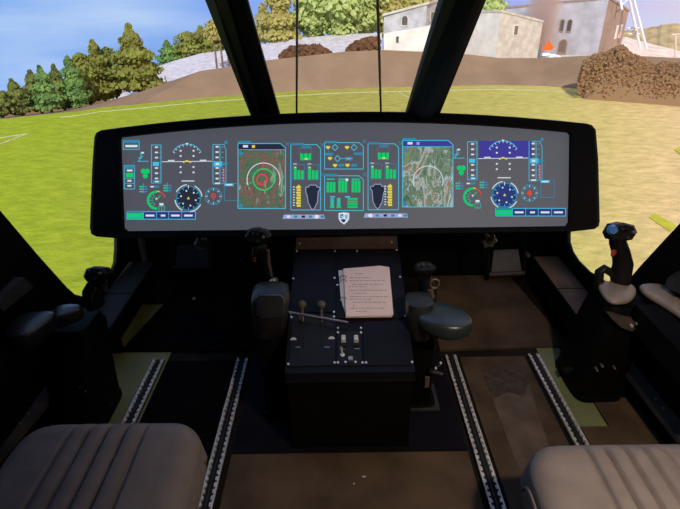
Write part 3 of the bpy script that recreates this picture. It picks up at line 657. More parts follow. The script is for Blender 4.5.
    for u0, v0 in ((139.5, 186), (163.5, 185)):
        for i in range(3): q.rect(X(u0), Y(v0 + i*2.5), X(u0 + 3.4), Y(v0 + 1.3 + i*2.5), 'te'); q.rect(X(u0 + 4.6), Y(v0 + i*2.5), X(u0 + 8), Y(v0 + 1.3 + i*2.5), 'cyd')
        q.line(P(u0 + 4, v0 - 2.5), P(u0 + 4, v0 + 7), .5, 'cy')
    q.rect(X(150.5), Y(186), X(154), Y(187.4), 'wh'); q.rect(X(154.8), Y(185.6), X(159), Y(187.8), 'cyd'); q.done('data_table')
def softkeys(x0, y0, w, sk):
    q = Gfx(); q.rect(x0, y0, x0 + w, y0 + 7.6, 'bl'); q.frame(x0, y0, x0 + w, y0 + 7.6, .9, 'cy'); n = 5; first = w*.24
    q.rect(x0 + .6, y0 + 1.2, x0 + first, y0 + 7, 'gr'); q.rect(x0, y0 - .8, x0 + first + 1, y0 + .8, 'cyd')
    for i, k in enumerate((.24, .43, .61, .80)):
        u = x0 + w*k; q.line((u, y0), (u, y0 + 7.6), .7, 'cy'); q.rect(u + 2.4 + (2 if i == 1 else 0), y0 + 3, u + w*.16 - (2 if i == 1 else 0), y0 + 4.9, 'wh')
    q.rect(x0 + 3, y0 + 3.4, x0 + first - 3, y0 + 4.8, 'te'); q.done('softkey_bar')
pfd(0, 0, False); pfd(316, -3.2, True)
softkeys(127, 211.6, 68.5, 0); softkeys(495.5, 208.4, 70, 1)
q = Gfx(); q.frame(123.4, 140.5, 139.2, 149.4, .8, 'cy'); q.rect(123.4, 140, 139.2, 143, 'cyd'); q.rect(125.5, 145, 137.5, 147.2, 'wh'); q.done('menu_button')
q = Gfx(); q.frame(124.3, 165.5, 134.6, 189, .8, 'cy'); q.rect(124.3, 165.5, 134.6, 168.6, 'cyd'); q.rect(127, 169.6, 132.5, 171.4, 'wh'); q.rect(126, 173, 133.5, 177.4, 'gr'); q.rect(127.5, 180, 131.5, 181.6, 'wh'); q.rect(127.5, 185, 131.5, 186.6, 'wh'); q.line((124.3, 178.6), (134.6, 178.6), .5, 'cy'); q.line((124.3, 183.4), (134.6, 183.4), .5, 'cy'); q.done('mode_stack')
# moving maps: relief picture shown by the screen
def map_mat(name, stops, sc, rot):
    m = bpy.data.materials.new(name); m.use_nodes = True; t = m.node_tree; t.nodes.clear()
    c = N(t, 'ShaderNodeTexCoord'); mp_ = N(t, 'ShaderNodeMapping'); mp_.inputs['Rotation'].default_value = (0, rot, 0); mp_.inputs['Scale'].default_value = (sc*2.2, sc, sc*.8); t.links.new(c.outputs['Object'], mp_.inputs[0])
    n = N(t, 'ShaderNodeTexNoise'); n.inputs['Scale'].default_value = 1; n.inputs['Detail'].default_value = 4; n.inputs['Roughness'].default_value = .6; n.inputs['Distortion'].default_value = 1.6; t.links.new(mp_.outputs[0], n.inputs['Vector'])
    r = ramp(t, stops); t.links.new(n.outputs[0], r.inputs[0]); e_ = N(t, 'ShaderNodeEmission'); t.links.new(r.outputs[0], e_.inputs['Color'])
    o = N(t, 'ShaderNodeOutputMaterial'); t.links.new(e_.outputs[0], o.inputs['Surface']); return m
MAPR = map_mat('lit_relief_map_red', [(.22, srgb(50, 75, 66)), (.36, srgb(72, 84, 80)), (.43, srgb(80, 118, 86)), (.48, srgb(88, 90, 84)), (.51, srgb(160, 92, 82)), (.535, srgb(84, 88, 84)), (.59, srgb(80, 122, 92)), (.62, srgb(150, 165, 150)), (.66, srgb(140, 100, 88)), (.78, srgb(140, 165, 150))], 8, .5)
MAPG = map_mat('lit_relief_map_green', [(.22, srgb(50, 105, 85)), (.38, srgb(80, 104, 92)), (.44, srgb(125, 140, 110)), (.48, srgb(82, 108, 94)), (.54, srgb(170, 185, 180)), (.58, srgb(150, 112, 88)), (.62, srgb(95, 130, 108)), (.69, srgb(185, 205, 205)), (.80, srgb(110, 165, 160))], 8, -.5)
def moving_map(x0, y0, x1, y1, m, bar_col, rings_, name='moving_map'):
    g = MB(); g.poly([ds(u, v, .0003) for u, v in ((x0, y0 + 6), (x1, y0 + 6), (x1, y1), (x0, y1))]); mp_ = g.build(name, m, disp)
    q = Gfx(); q.poly([(x0, y0), (x1 - 5, y0), (x1, y0 + 4), (x1, y0 + 6.2), (x0, y0 + 6.2)], bar_col)
    q.path([(x0, y0), (x1 - 5, y0), (x1, y0 + 4.5), (x1, y1), (x0, y1)], 1.0, 'cy', True); q.line((x0, y0 + 6.2), (x1, y0 + 6.2), .7, 'cy'); q.rect(x0, y0 - 2.4, x0 + 13, y0 - .2, 'cyd'); q.rect(x0 + 5, y0 + 1.6, x0 + 10, y0 + 4, 'wh'); q.rect(x0 + 14, y0 + 1.6, x0 + 17, y0 + 4.4, 'ye' if bar_col == 'dk' else 'lv')
    q.disc(x0 + 3.5, y0 + 10, 2, 'cyd', 10); q.disc(x0 + 3, y1 - 3, 2, 'cyd', 10)
    for cx, cy, r, c_, w in rings_: q.arc(cx, cy, r, 0 if c_ != 'wh' else -20, 360 if c_ != 'wh' else 200, w, c_, 30)
    o = q.done('map_frame'); o.parent = mp_; o.location = o.location - mp_.location
moving_map(238, 143.5, 285.5, 208.5, MAPR, 'dk', [(263.6, 179.5, 16.5, 'wh', .8), (263.6, 179.5, 10.6, 'gr', 1.3), (262, 179.5, 5, 'rd', 1.2)])
moving_map(402.5, 140.5, 453, 207, MAPG, 'vi', [(428, 181, 15, 'wh', .7)])
def engine_panel(x0, y0, x1, y1, flip):
    q = Gfx(); w = x1 - x0; q.path([(x0, y0), (x1 - 4, y0), (x1, y0 + 4), (x1, y1), (x0, y1)], .9, 'cy', True); q.rect(x0, y0 - 1.4, x0 + 13, y0 + .6, 'cyd')
    cx = (x0+x1)/2; q.rect(cx - 4, y0 + 1.6, cx + 5, y0 + 3.2, 'cyd'); q.frame(cx - 6, y0 + 4, cx + 6, y0 + 10, .4, 'cyd'); q.rect(cx - 5.4, y0 + 9, cx + 5.4, y0 + 15.6, 'gr'); q.line((cx - 2, y0 + 9), (cx - 2, y0 + 13), .8, 'dk'); q.line((cx + 2.4, y0 + 9), (cx + 2.4, y0 + 13), .8, 'dk'); q.rect(cx - 1, y0 + 13.6, cx + 2, y0 + 15, 'ye')
    for bx in (x0 + 2, cx + 1.5):
        q.frame(bx, y0 + 20, bx + 11.5, y0 + 35, .6, 'cyd'); q.rect(bx + .4, y0 + 18.6, bx + 4, y0 + 20.2, 'lv')
        for i, h in enumerate((12, 9, 8.6)): q.rect(bx + 1.2 + i*3.5, y0 + 34.6 - h, bx + 3.8 + i*3.5, y0 + 34.6, 'gr')
        q.rect(bx + 1.4, y0 + 22, bx + 3.4, y0 + 23.4, 'ye')
    hx, yx = (x0 + 2.5, x0 + 20) if flip else (x0 + 15, x0 + 6)
    hel = [(0, 2), (3, 2), (3.5, 0), (10.5, 0), (11, 2), (14, 2), (14, 5), (12.5, 6), (11.5, 18), (10, 20), (9.5, 22), (7, 25), (4.5, 22), (4, 20), (2.5, 18), (1, 9), (0, 7)]
    if flip: hel = [(14 - a_, b_) for a_, b_ in hel]
    pts = [(hx + a_, y0 + 40.5 + b_) for a_, b_ in hel]; q.poly(pts, 'dk'); q.path(pts, .9, 'lv', True)
    for i in range(8): q.rect(yx + (0 if i % 2 else -.6), y0 + 42 + i*2.6, yx + 4, y0 + 44 + i*2.6, 'ye'); q.rect(yx - 3.6, y0 + 42 + i*2.6, yx - 2, y0 + 43 + i*2.6, 'wh')
    q.poly([(yx, y0 + 42), (yx + 2, y0 + 40), (yx + 4, y0 + 42)], 'ye'); q.done('engine_panel')
engine_panel(290.8, 144.6, 320.6, 210, False); engine_panel(368, 143.8, 398.6, 209.8, True)
q = Gfx(); q.path([(324.6, 142.6), (359, 142.6), (363.3, 146.5), (363.3, 169), (324.6, 169)], .9, 'cy', True); q.rect(324.6, 141, 337, 142.8, 'cyd')
for u, v in ((328, 147.5), (347, 147.5), (330, 158.5), (335, 165.5), (347.5, 165.3)): q.rect(u - 2, v - 1.4, u + 2, v + .6, 'ye'); q.rect(u - .8, v - .4, u + .9, v + 1.6, 'ye')
for u, v in ((335, 147.5), (354, 147.5), (337.5, 158.6)): q.path([(u - 3, v), (u, v - 3.2), (u + 3, v), (u, v + 3.2)], .9, 'cy', True)
q.rect(325, 153, 333, 155.6, 'cyd'); q.rect(354, 152.6, 363, 155, 'cyd'); q.rect(345, 157, 352.5, 160.5, 'cyd'); q.rect(346.5, 158, 351, 159.3, 'lv'); q.line((340.5, 158.6), (345, 158.6), .7, 'cy'); q.rect(338.4, 164, 344, 166.6, 'cyd'); q.rect(351, 164, 357, 166.6, 'cyd'); q.line((328, 149), (330, 158), .5, 'cyd'); q.done('fuel_panel')
q = Gfx(); q.path([(324.6, 175.8), (359, 175.8), (363.3, 179.6), (363.3, 210.5), (324.6, 210.5)], .9, 'cy', True); q.rect(324.6, 174, 337, 176, 'cyd')
for gx in (326.6, 338.4, 351.6):
    for i in range(3): q.rect(gx + i*3.1, 180.5 + (1.5 if gx < 330 else 0), gx + 2.5 + i*3.1, 192.4, 'gr')
    q.rect(gx, 178.6, gx + 8, 179.8, 'te')
q.disc(347, 179.8, 1.5, 'wh', 8)
for i in range(4): q.rect(347.5, 198 + i*2.7, 357.5, 199.8 + i*2.7, 'gr')
q.rect(345, 196.2, 350, 197.6, 'cy'); q.rect(330, 196.2, 335, 197.4, 'cy')
for u in (330.5, 337): q.rect(u, 198, u + 3.4, 208, 'te'); q.rect(u - .6, 206.6, u + 4, 208, 'gr')
q.done('rotor_panel')
for pts in ((322.5, 145), (364.5, 141.5), (322.3, 174.5), (364.8, 174.5), (400.4, 143.5), (287.5, 144)):
    q = Gfx(); u, v = pts; q.line((u - 1.8, v - 1.8), (u + 1.8, v + 1.8), .7, 'cyd'); q.line((u - 1.8, v + 1.8), (u + 1.8, v - 1.8), .7, 'cyd'); q.done('resize_mark')
for x0, x1, y0 in ((282.5, 325, 214.6), (363.5, 408, 213.4)):
    q = Gfx(); q.poly([(x0 + 1.5, y0), (x1 - 1, y0), (x1, y0 + 4.2), (x0, y0 + 4.2)], 'lv')
    for k, c_ in ((.1, 'wh'), (.27, 'cyd'), (.45, 'dk'), (.62, 'cyd'), (.78, 'wh'), (.9, 'cyd')): q.rect(x0 + (x1-x0)*k, y0 + .9, x0 + (x1-x0)*k + 3.4, y0 + 3.2, c_)
    q.disc(x0 + (x1-x0)*(.8 if x0 < 300 else .16), y0 + 2.1, 2, 'wh', 12); q.done('tool_bar')
q = Gfx(); q.poly([(338.6, 213), (343.8, 212.4), (349.2, 213), (349.2, 218.6), (347.5, 221.6), (344, 224.6), (340.2, 221.6), (338.6, 218.6)], 'wh')
q.poly([(340, 214.4), (343.4, 214), (343.4, 218.2), (340, 218.2)], 'cyd'); q.poly([(344.6, 215), (347.8, 214.4), (347.8, 218), (345.4, 219.4)], 'lv'); q.poly([(340.6, 219.4), (344.4, 218.8), (346.6, 219.6), (344, 222.8), (341.8, 221.4)], 'bl'); q.line((341, 216), (347.4, 221), .9, 'wh'); q.done('shield_emblem')

# windshield posts and seams
def _post(name, ub, ut, label):
    l0, l1 = ub; t0, t1 = ut
    bl, br = ony(l0, 116, 2.12), ony(l1, 116, 2.12); tl, tr = onz(t0, 0, 1.475), onz(t1, 0, 1.475)
    k = 1.42; tl2, tr2 = bl + (tl-bl)*k, br + (tr-br)*k; bl, br = bl - (tl-bl)*.25, br - (tr-br)*.25
    ax = (tl2 - bl).normalized(); nn = ax.cross(Vector((1, 0, 0))).normalized()
    if nn.z < 0: nn = -nn
    def sec(a, b_):
        w = b_ - a
        return [a, a - nn*.02, a + w*.34 - nn*.045, a + w*.66 - nn*.045, b_ - nn*.02, b_, b_ + nn*.05 - w*.1, a + nn*.05 + w*.1]
    g = MB(); g.rings([sec(bl, br), sec(tl2, tr2)]); return structure(g.build(name, CASE), label, 'post')
_post('trim_1', (252.5, 281), (207, 248.5), 'thick black slanted windshield post left of centre')
_post('trim_2', (404.5, 437), (440.5, 482.5), 'thick black slanted windshield post right of centre')
SEAM = mat('brown_windshield_seal', (0.26, 0.18, 0.125), 0.7)
for nm, ub, ut, lb in (('trim_3', 296.6, 297.2, 'thin brown vertical windshield seam left of centre'), ('trim_4', 381, 377.6, 'thin brown vertical windshield seam right of centre')):
    a, b_ = ony(ub, 116, 2.12), onz(ut, 0, 1.475); a2, b2_ = a - (b_-a)*.2, a + (b_-a)*1.42
    g = MB(); g.tube([a2, b2_], .0042, 6); structure(g.build(nm, SEAM), lb, 'seam')

# ================================================================== FLOOR COVERINGS, RAILS
def slab(name, pts, z, m, label, cat='mat', bevel=.0):
    g = MB(); g.prism([(x, y, .0) for x, y in pts], (0, 0, z)); return tag(g.build(name, m), label, cat)
slab('floor_mat', [(-1.035, 1.892), (-.20, 1.88), (-.20, 2.55), (-.90, 2.55)], .012, MATB, 'black floor mat under the left pedals')
slab('floor_mat', [(.46, 1.868), (1.07, 1.885), (.985, 2.55), (.46, 2.55)], .012, MATBR, 'floor mat with warm light in its brown, under the right pedal')
slab('floor_mat', [(-.795, .0), (-.49, .0), (-.49, 1.82), (-.795, 1.82)], .006, MATB, 'black floor strip between the left seat rails')
slab('floor_mat', [(.914, -.95), (1.185, -.95), (1.185, 1.62), (1.025, 1.62), (1.025, 1.40), (.914, 1.40)], .005, MATBR, 'brown floor strip with painted shade behind the right side stick column')  # brown floor; inner part stands in for the column's shadow
rm = slab('floor_mat', [(.54, .0), (.835, .0), (.835, 1.82), (.54, 1.82)], .006, MATBR, 'scuffed floor strip, warm light in its brown, between the right seat rails')
g = MB(); g.prism([(onz(u, v, .0062).x, onz(u, v, .0062).y, .0062) for u, v in [(483, 371), (522, 370), (529, 385), (549, 447), (560, 480), (538, 490), (518, 468), (500, 420)]], (0, 0, .0012)); tag(g.build('worn_patch', WORN, rm), 'scuffed lighter walked-on patch')
g = MB(); g.prism([(onz(u, v, .0078).x, onz(u, v, .0078).y, .0078) for u, v in [(483, 371), (500, 369), (522, 370), (528, 384), (524, 396), (508, 392), (494, 398), (487, 384)]], (0, 0, .001)); tag(g.build('dirt_patch', DUST, rm), 'dark dirty patch')
slab('floor_mat', [(-.405, 1.30), (-.405, 1.87), (.455, 1.87), (.455, 1.30)], .004, MATN, 'dark blue black floor sheet round the console foot')
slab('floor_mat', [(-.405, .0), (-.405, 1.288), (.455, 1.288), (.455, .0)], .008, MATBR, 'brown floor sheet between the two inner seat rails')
for i, (u, v) in enumerate([(364, 477), (354, 484)]):
    g = MB(); p = onz(u, v, .008); g.box((p.x, p.y, .010), ((.012, .005, .003) if i == 0 else (.006, .004, .003)), rz(20*i), bevel=.001); tag(g.build('paint_chip', PAPERW), ['larger pale speck of debris on the brown centre floor', 'smaller pale speck of debris on the brown centre floor'][i], 'debris')
def rail(x, label, y0=.15, y1=1.825):
    e = empty('seat_rail', (x, (y0+y1)/2, 0), label, 'rail', 'seat rails')
    g = MB(); g.box((x, (y0+y1)/2, .004), (.054, y1-y0, .008)); g.build('track_base', RUBBER, e); g = MB(); g.box((x, (y0+y1)/2, .010), (.003, y1-y0, .005)); g.build('centre_rib', GREYB, e)
    pit = .025
    for s in (-1, 1):
        n = int((y1-y0)/pit); pts = []
        g = MB()
        for k in range(n):
            ya = y0 + k*pit
            prof = [(0, .0095), (.013, .0095), (.015, .0165), (.0235, .0165), (.025, .0095)]
            for (d0, w0), (d1, w1) in zip(prof, prof[1:]):
                a0, a1, o_ = .003 + w0, .003 + w1, .0245
                vs = [(x + s*a0, ya + d0), (x + s*o_, ya + d0), (x + s*o_, ya + d1), (x + s*a1, ya + d1)]
                top = [g.bm.verts.new((p[0], p[1], .017)) for p in vs]; bot = [g.bm.verts.new((p[0], p[1], .008)) for p in vs]
                g.bm.faces.new(top); g.bm.faces.new((top[0], top[3], bot[3], bot[0])); g.bm.faces.new((top[1], top[2], bot[2], bot[1]))
        bmesh.ops.remove_doubles(g.bm, verts=g.bm.verts, dist=.0002)
        g.build('track_lip', ALU, e)
    return e
rail(-.836, 'left seat outer rail, by the left side stick column')
rail(-.452, 'left seat inner rail, by the left collective lever')
rail(.499, 'right seat inner rail, by the right collective lever')
rail(.878, 'right seat outer rail, by the right side stick column')

# side ledges and angled bars
def ledge(x0, x1, y0, y1, label):
    e = empty('side_ledge', ((x0+x1)/2, (y0+y1)/2, .1), label, 'ledge', 'side ledges')
    g = MB(); g.box(((x0+x1)/2, (y0+y1)/2, .15), (x1-x0, y1-y0, .10), bevel=.004); g.build('duct', BLACK, e)
    for a, b_ in ((y0 + .01, y0 + (y1-y0)*.46), (y0 + (y1-y0)*.47, y1 - .01)): g = MB(); g.box(((x0+x1)/2, (a+b_)/2, .203), (x1-x0-.012, b_-a, .005)); g.build('cover_plate', mat('warm_lit_plate', (0.095, 0.058, 0.032), 0.6, var=0.2, scale=7, spec=.2) if x0 > 0 else mat('shaded_plate', (0.016, 0.015, 0.012), 0.6, var=0.2, scale=7, spec=.1), e)  # right plates carry warm light in their colour, left ones shade
    for y in (y0 + .1, y1 - .1): g = MB(); g.box(((x0+x1)/2, y, .05), (x1-x0-.05, .03, .10)); g.build('bracket', BLACK, e)
ledge(1.045, 1.19, 1.78, 2.42, 'ledge with two cover plates, warm light in their brown, along the right footwell wall')
ledge(-1.15, -1.005, 1.80, 2.42, 'ledge with shade-darkened cover plates along the left footwell wall')
def floor_bar(pa, pb, label):
    a, b_ = onz(*pa, .13), onz(*pb, .13); d = (b_-a).normalized(); n_ = Vector((-d.y, d.x, 0))*.027
    e = empty('angled_bar', (a+b_)/2*1.0 - Vector((0, 0, .13)), label, 'bar', 'angled floor bars')
    g = MB(); g.prism([a-n_, b_-n_, b_+n_, a+n_], (0, 0, .022)); g.build('bar', mat('scuffed_grey_bar_paint', (0.065, 0.06, 0.055), 0.5, var=0.25, scale=10), e)
    for k in (.06, .95): g = MB(); c_ = a + (b_-a)*k; g.box(c_ - Vector((0, 0, .065)), (.04, .04, .13)); g.build('foot', BLACK, e)
    for k in (.45, .55):
        g = MB(); c_ = a + (b_-a)*k; g.tube([c_ + Vector((0, 0, .02)), c_ + Vector((0, 0, .027))], .005, 8); g.build('screw', STEEL, e)
floor_bar((64, 380), (-20, 478), 'dark grey angled bar behind the left side stick column')
floor_bar((624, 366), (700, 462), 'grey angled bar behind the right side stick column')
g = MB(); pp = [onx(u, v, XL + .006) for u, v in [(-12, 303), (15, 277), (26, 287), (-6, 312)]]
g.prism(pp, (.03, 0, 0)); tag(g.build('door_pull', GREYB), 'dark grey angled door pull on the left cockpit side', 'handle')
g = MB(); pp = [onx(u, v, XR - .03) for u, v in [(664, 287), (668, 277), (678, 271), (700, 268), (706, 292), (680, 294)]]
g.prism(pp, (.026, 0, 0)); tag(g.build('door_pull', GREYB), 'dark grey rounded door pull on the right cockpit side', 'handle')

# ================================================================== SEATS
def seat(cx, yf, label):
    e = empty('pilot_seat', (cx, yf - .35, 0), label, 'seat', 'pilot seats')
    W2, L, ZT, ZB = .264, .62, .425, .27
    pl = [-.102, -.051, 0, .051, .102]
    nx, ny = 168, 56
    def top(s, tt):
        # s across -1..1, tt along 0 (front) .. 1 (back)
        x = s*W2; ex = max(0, abs(s) - .72)/.28; ef = max(0, .12 - tt)/.12
        drop = .060*(1 - math.sqrt(max(0, 1 - min(1, ex)**2.2))) + .055*(1 - math.sqrt(max(0, 1 - min(1, ef)**2)))
        z = ZT - drop + .010*math.cos(s*1.4)*(1-ef) - .012*tt
        win = min(1, max(0, (tt - .02)/.06))
        for p in pl:
            d = abs(x - p); z -= .012*math.exp(-(d/.0055)**2)*win
        if abs(x) < .102:
            ph = ((x + .102) % .051)/.051; z += .006*math.sin(math.pi*ph)*win
        return z
    def plan(s, tt):
        # rounded plan corners at the front
        y = yf - tt*L; x = s*W2; r = max(0, abs(s) - .6)/.4
        y -= .085*(1 - math.sqrt(max(0, 1 - r**2)))*max(0, 1 - tt*2.2)
        x *= 1 - .02*max(0, 1 - tt*3)
        return cx + x, y
    g = MB(); V = []
    for j in range(ny+1):
        tt = (j/ny)**1.35; V.append([g.bm.verts.new((*plan(2*i/nx - 1, tt), top(2*i/nx - 1, tt))) for i in range(nx+1)])
    for j in range(ny):
        for i in range(nx): g.bm.faces.new((V[j][i], V[j][i+1], V[j+1][i+1], V[j+1][i]))
    edge = [V[0][i] for i in range(nx+1)] + [V[j][nx] for j in range(1, ny+1)] + [V[ny][i] for i in range(nx-1, -1, -1)] + [V[j][0] for j in range(ny-1, 0, -1)]
    prev = edge; c0 = Vector((cx, yf - L/2, 0))
    for k, (gr, z) in enumerate(((1.012, None), (1.018, .31), (1.0, ZB + .012), (.96, ZB))):
        cur = []
        for v in edge:
            zz = (v.co.z - .02) if z is None else z
            cur.append(g.bm.verts.new((c0.x + (v.co.x-c0.x)*gr, c0.y + (v.co.y-c0.y)*gr, zz)))
        for i in range(len(edge)): g.bm.faces.new((prev[i], prev[(i+1) % len(edge)], cur[(i+1) % len(edge)], cur[i]))
        prev = cur
    g.bm.faces.new(prev)
    rim_pts = [v.co.copy() + Vector(((v.co.x-c0.x)*.006, (v.co.y-c0.y)*.006, -.004)) for v in edge]
    cu = g.build('cushion', FABRIC, e, 80)
    g = MB(); P = rim_pts[nx+1:nx+ny] ; g.tube(P, .0045, 6); g.build('piping', PIPING, cu, True); g = MB(); Q = rim_pts[2*nx+ny+1:]; g.tube(Q, .0045, 6); g.build('piping', PIPING, cu, True)
    g = MB(); g.box((cx, yf - .33, .235), (.44, .48, .07), bevel=.012); g.build('seat_pan', BLACK, e)
    for s in (-1, 1):
        g = MB(); g.box((cx + s*.17, yf - .33, .11), (.045, .40, .18), bevel=.006); g.build('leg', BLACK, e)
    # backrest behind the cushion
    g = MB(); secs = []
    for k in range(9):
        z = .36 + .62*k/8; secs.append(((cx, yf - L - .05 - .16*k/8, z), .25*(1 - .12*(k/8)**3), .06*(1 - .35*(k/8)**4)))
    g.loft(secs, 28, 3.2); g.build('backrest', FABRIC, e, True)
    return e
seat(-.650, 1.075, 'left pilot seat, greyer taupe cushion with five pleats, set further forward')
seat(.738, .975, 'right pilot seat, warm taupe cushion with five pleats, set further back')

# ================================================================== CENTRE CONSOLE
cA = (-.190, 1.309); XCL, XCR = -.190, .246
con = empty('center_console', (.028, 1.5, 0), 'black centre console with sloped switch panel below the display', 'console')
yF, zF, yR, zR = 1.309, .366, 1.875, .542
SL = Vector((0, yR - yF, zR - zF)); SLn = SL.normalized(); CN = Vector((0, -SLn.z, SLn.y))
g = MB(); g.prism([(XCL + .004, yF + .01, 0), (XCL + .004, yF + .01, zF - .03), (XCL + .004, yR, zR - .03), (XCL + .004, 1.93, zR - .03), (XCL + .004, 1.93, 0)], (XCR - XCL - .008, 0, 0)); g.build('body', BLACK, con)
g = MB(); g.prism([(XCL, yF, zF - .03), (XCL, yF, zF), (XCL, yR, zR), (XCL, yR, zR - .03)], (XCR - XCL, 0, 0)); g.build('top_panel', NAVY, con)
def cs(u, v, off=0.0):
    d = ray(u, v); p0 = Vector((0, yF, zF)); tt = (p0 - CAM).dot(CN)/d.dot(CN); return CAM + d*tt + CN*off
def plate(pix, m, th=.004, name='panel_plate'):
    g = MB(); g.prism([cs(u, v, .0005) for u, v in pix], CN*th); return g.build(name, m, con)
plate([(297.5, 256), (334.5, 256), (334.5, 312.5), (293, 312.5)], NAVY)
plate([(337, 256), (397, 256), (400.5, 284), (403, 319), (337, 319)], NAVY)
plate([(292.5, 316), (335, 316), (335, 366), (289, 367)], SATIN)
plate([(337.5, 332), (360.5, 332), (361.5, 366), (337.5, 366)], SATIN)
plate([(363, 322), (403.5, 322), (410.5, 366), (364, 366)], NAVY)
for u, v in [(297, 252), (335, 252), (357, 252), (396.5, 251), (293.5, 279.5), (334.5, 279), (337.5, 286), (400, 278), (291, 314.5), (291.6, 318), (334, 313), (334, 317.5), (405.5, 317), (363, 317.5), (338, 329), (361, 329), (338, 333.5), (361, 333.5), (288.5, 365), (334.5, 363.5), (338, 363.5), (362.5, 363.5), (366, 363.5), (412, 363), (345.5, 363), (355.5, 363)]:
    g = MB(); p = cs(u, v, .003); g.tube([p, p + CN*.005], .0042, 10); g.build('screw', SCREW, con, True)
# front fascia lip
g = MB(); g.box((.028, yF + .004, zF - .035), (XCR - XCL + .004, .012, .012)); g.build('front_lip', SATIN, con)
g = MB(); g.prism([ony(297, 231, 1.868), ony(396.5, 230, 1.868), ony(398, 248.5, 1.868), ony(295.5, 249.5, 1.868)], (0, .012, 0)); br = g.build('display_bracket', mat('brown_black_bracket_paint', (0.085, 0.055, 0.042), 0.4, var=.2), con)
for u, v in ((299.5, 243), (391.5, 242)):
    g = MB(); p = ony(u, v, 1.868); g.tube([p, p - Vector((0, .005, 0))], .004, 8); g.build('screw', SCREW, br)
for u, v, u2, v2 in ((303, 318, 303, 347), (322, 318, 322, 346)):
    g = MB(); a, b_ = cs(u, v, .0052), cs(u2, v2, .0052); g.prism([a - Vector((.004, 0, 0)), a + Vector((.004, 0, 0)), b_ + Vector((.004, 0, 0)), b_ - Vector((.004, 0, 0))], CN*.0012); g.build('lever_slot', RUBBER, con)
    lv = MB(); a = cs(u, v + 4, .005); top_ = cs(u, v - 3, .06); lv.tube([a, top_], .0045, 8); L_ = lv.build('throttle_lever', STEEL, con, True)
    g = MB(); g.ball(top_, .0155, 3); tag(g.build('ball_knob', BALL, L_, True), 'grey-brown ball knob')
g = MB(); g.tube([cs(284, 317, .035), cs(348, 327.5, .03)], .0042, 8); g.tube([cs(300, 320, .004), cs(300, 319.5, .034)], .004, 6); g.build('guard_rod', STEEL, con, True)
for u, v in ((293.5, 341), (331.5, 340)):
    g = MB(); p = cs(u, v, .005); g.prism([p + Vector((.011*math.cos(a_), 0, 0)) + SLn*.011*math.sin(a_) for a_ in [math.pi*k/10 for k in range(11)]], CN*.002); g.build('index_mark', PAPERW, con)
for u, v in ((298, 348), (327, 348), (342, 350), (357, 349.5)):
    g = MB(); p = cs(u, v, .005); g.prism([p + Vector((sx_*.009, 0, 0)) + SLn*sy_*.0014 for sx_, sy_ in ((-1, -1), (1, -1), (1, 1), (-1, 1))], CN*.001); g.build('scale_mark', STEEL, con)
for u, v in ((343.5, 341), (356, 341)):
    g = MB(); p = cs(u, v, .014); R_ = Matrix((Vector((1, 0, 0)), SLn, CN)).transposed(); g.box(p, (.017, .026, .018), R_, (.8, .8), bevel=.003); sw = g.build('rocker_switch', PAPERW, con)
    g = MB(); p = cs(u, v + 5, .008); g.box(p, (.02, .014, .006), R_, bevel=.001); g.build('switch_base', RUBBER, sw)
g = MB(); g.tube([cs(342.5, 356, .004), cs(341, 351.5, .028)], [.003, .0045], 8); g.tube([cs(342.5, 356, .004), cs(342.5, 356, .009)], .008, 10); g.build('toggle_switch', SCREW, con, True)
g = MB(); a, b_ = cs(350.5, 352, .0052), cs(350.5, 362, .0052); g.prism([a - Vector((.007, 0, 0)), a + Vector((.007, 0, 0)), b_ + Vector((.007, 0, 0)), b_ - Vector((.007, 0, 0))], CN*.0015); sl = g.build('trim_slot', RUBBER, con)
g = MB(); g.box(cs(350.5, 360.5, .01), (.016, .016, .012), Matrix((Vector((1, 0, 0)), SLn, CN)).transposed(), bevel=.003); g.build('trim_slider', STEEL, con)
# checklist booklet
bk = empty('checklist_booklet', cs(366, 318, .005), 'ring-bound stack of pinkish printed checklist pages lying on the console', 'booklet')
g = MB(); g.prism([cs(u, v, .006) for u, v in [(338.5, 272.5), (352, 270.5), (387.5, 269.5), (392, 314), (346.5, 318), (341, 302)]], CN*.006); tag(g.build('back_pages', PAPERW, bk), 'pale grey pages fanned out behind the top sheet')
g = MB()
for i in range(4):
    d = i*.6; g.prism([cs(u + d*.3, v - d*.2, .0125 + .0022*i) for u, v in [(343, 272.5), (357, 271.5), (379, 269.6), (388.5, 271), (392.5, 318), (391, 319.5), (345.5, 320)]], CN*.0018)
pg = g.build('pages', PAPER, bk)
rnd = random.Random(3); g = MB(); off = .0125 + .0022*3 + .0019
rows = [277, 281, 284, 287.5, 290, 293.5, 296.5, 300, 302.5, 305.5, 309, 311.5, 314.5]
for i, v in enumerate(rows):
    l, r_ = 349 + (6 if i == 0 else 0) + (v-270)*.02, 385 + (v-270)*.09 - (5 if i == 0 else 0); u = l + (rnd.choice((0, 0, 3, 6)) if i else 0)
    while u < r_ - 2:
        w_ = rnd.uniform(1.5, 5); u2 = min(r_, u + w_)
        g.poly([cs(a_, b_, off) for a_, b_ in ((u, v), (u2, v - .05), (u2, v + .62), (u, v + .67))]); u = u2 + rnd.uniform(.6, 1.2)
        if rnd.random() < .13: break
g.build('printed_lines', INK, pg)
for v in (281, 285, 302.5):
    g = MB(); p = cs(345, v, .018); g.tube([p + Vector((math.cos(a_)*.012 - .006, 0, 0)) + CN*math.sin(a_)*.014 for a_ in [math.pi*k/10 for k in range(-2, 13)]], .0016, 6); g.build('ring', STEEL, bk, True)

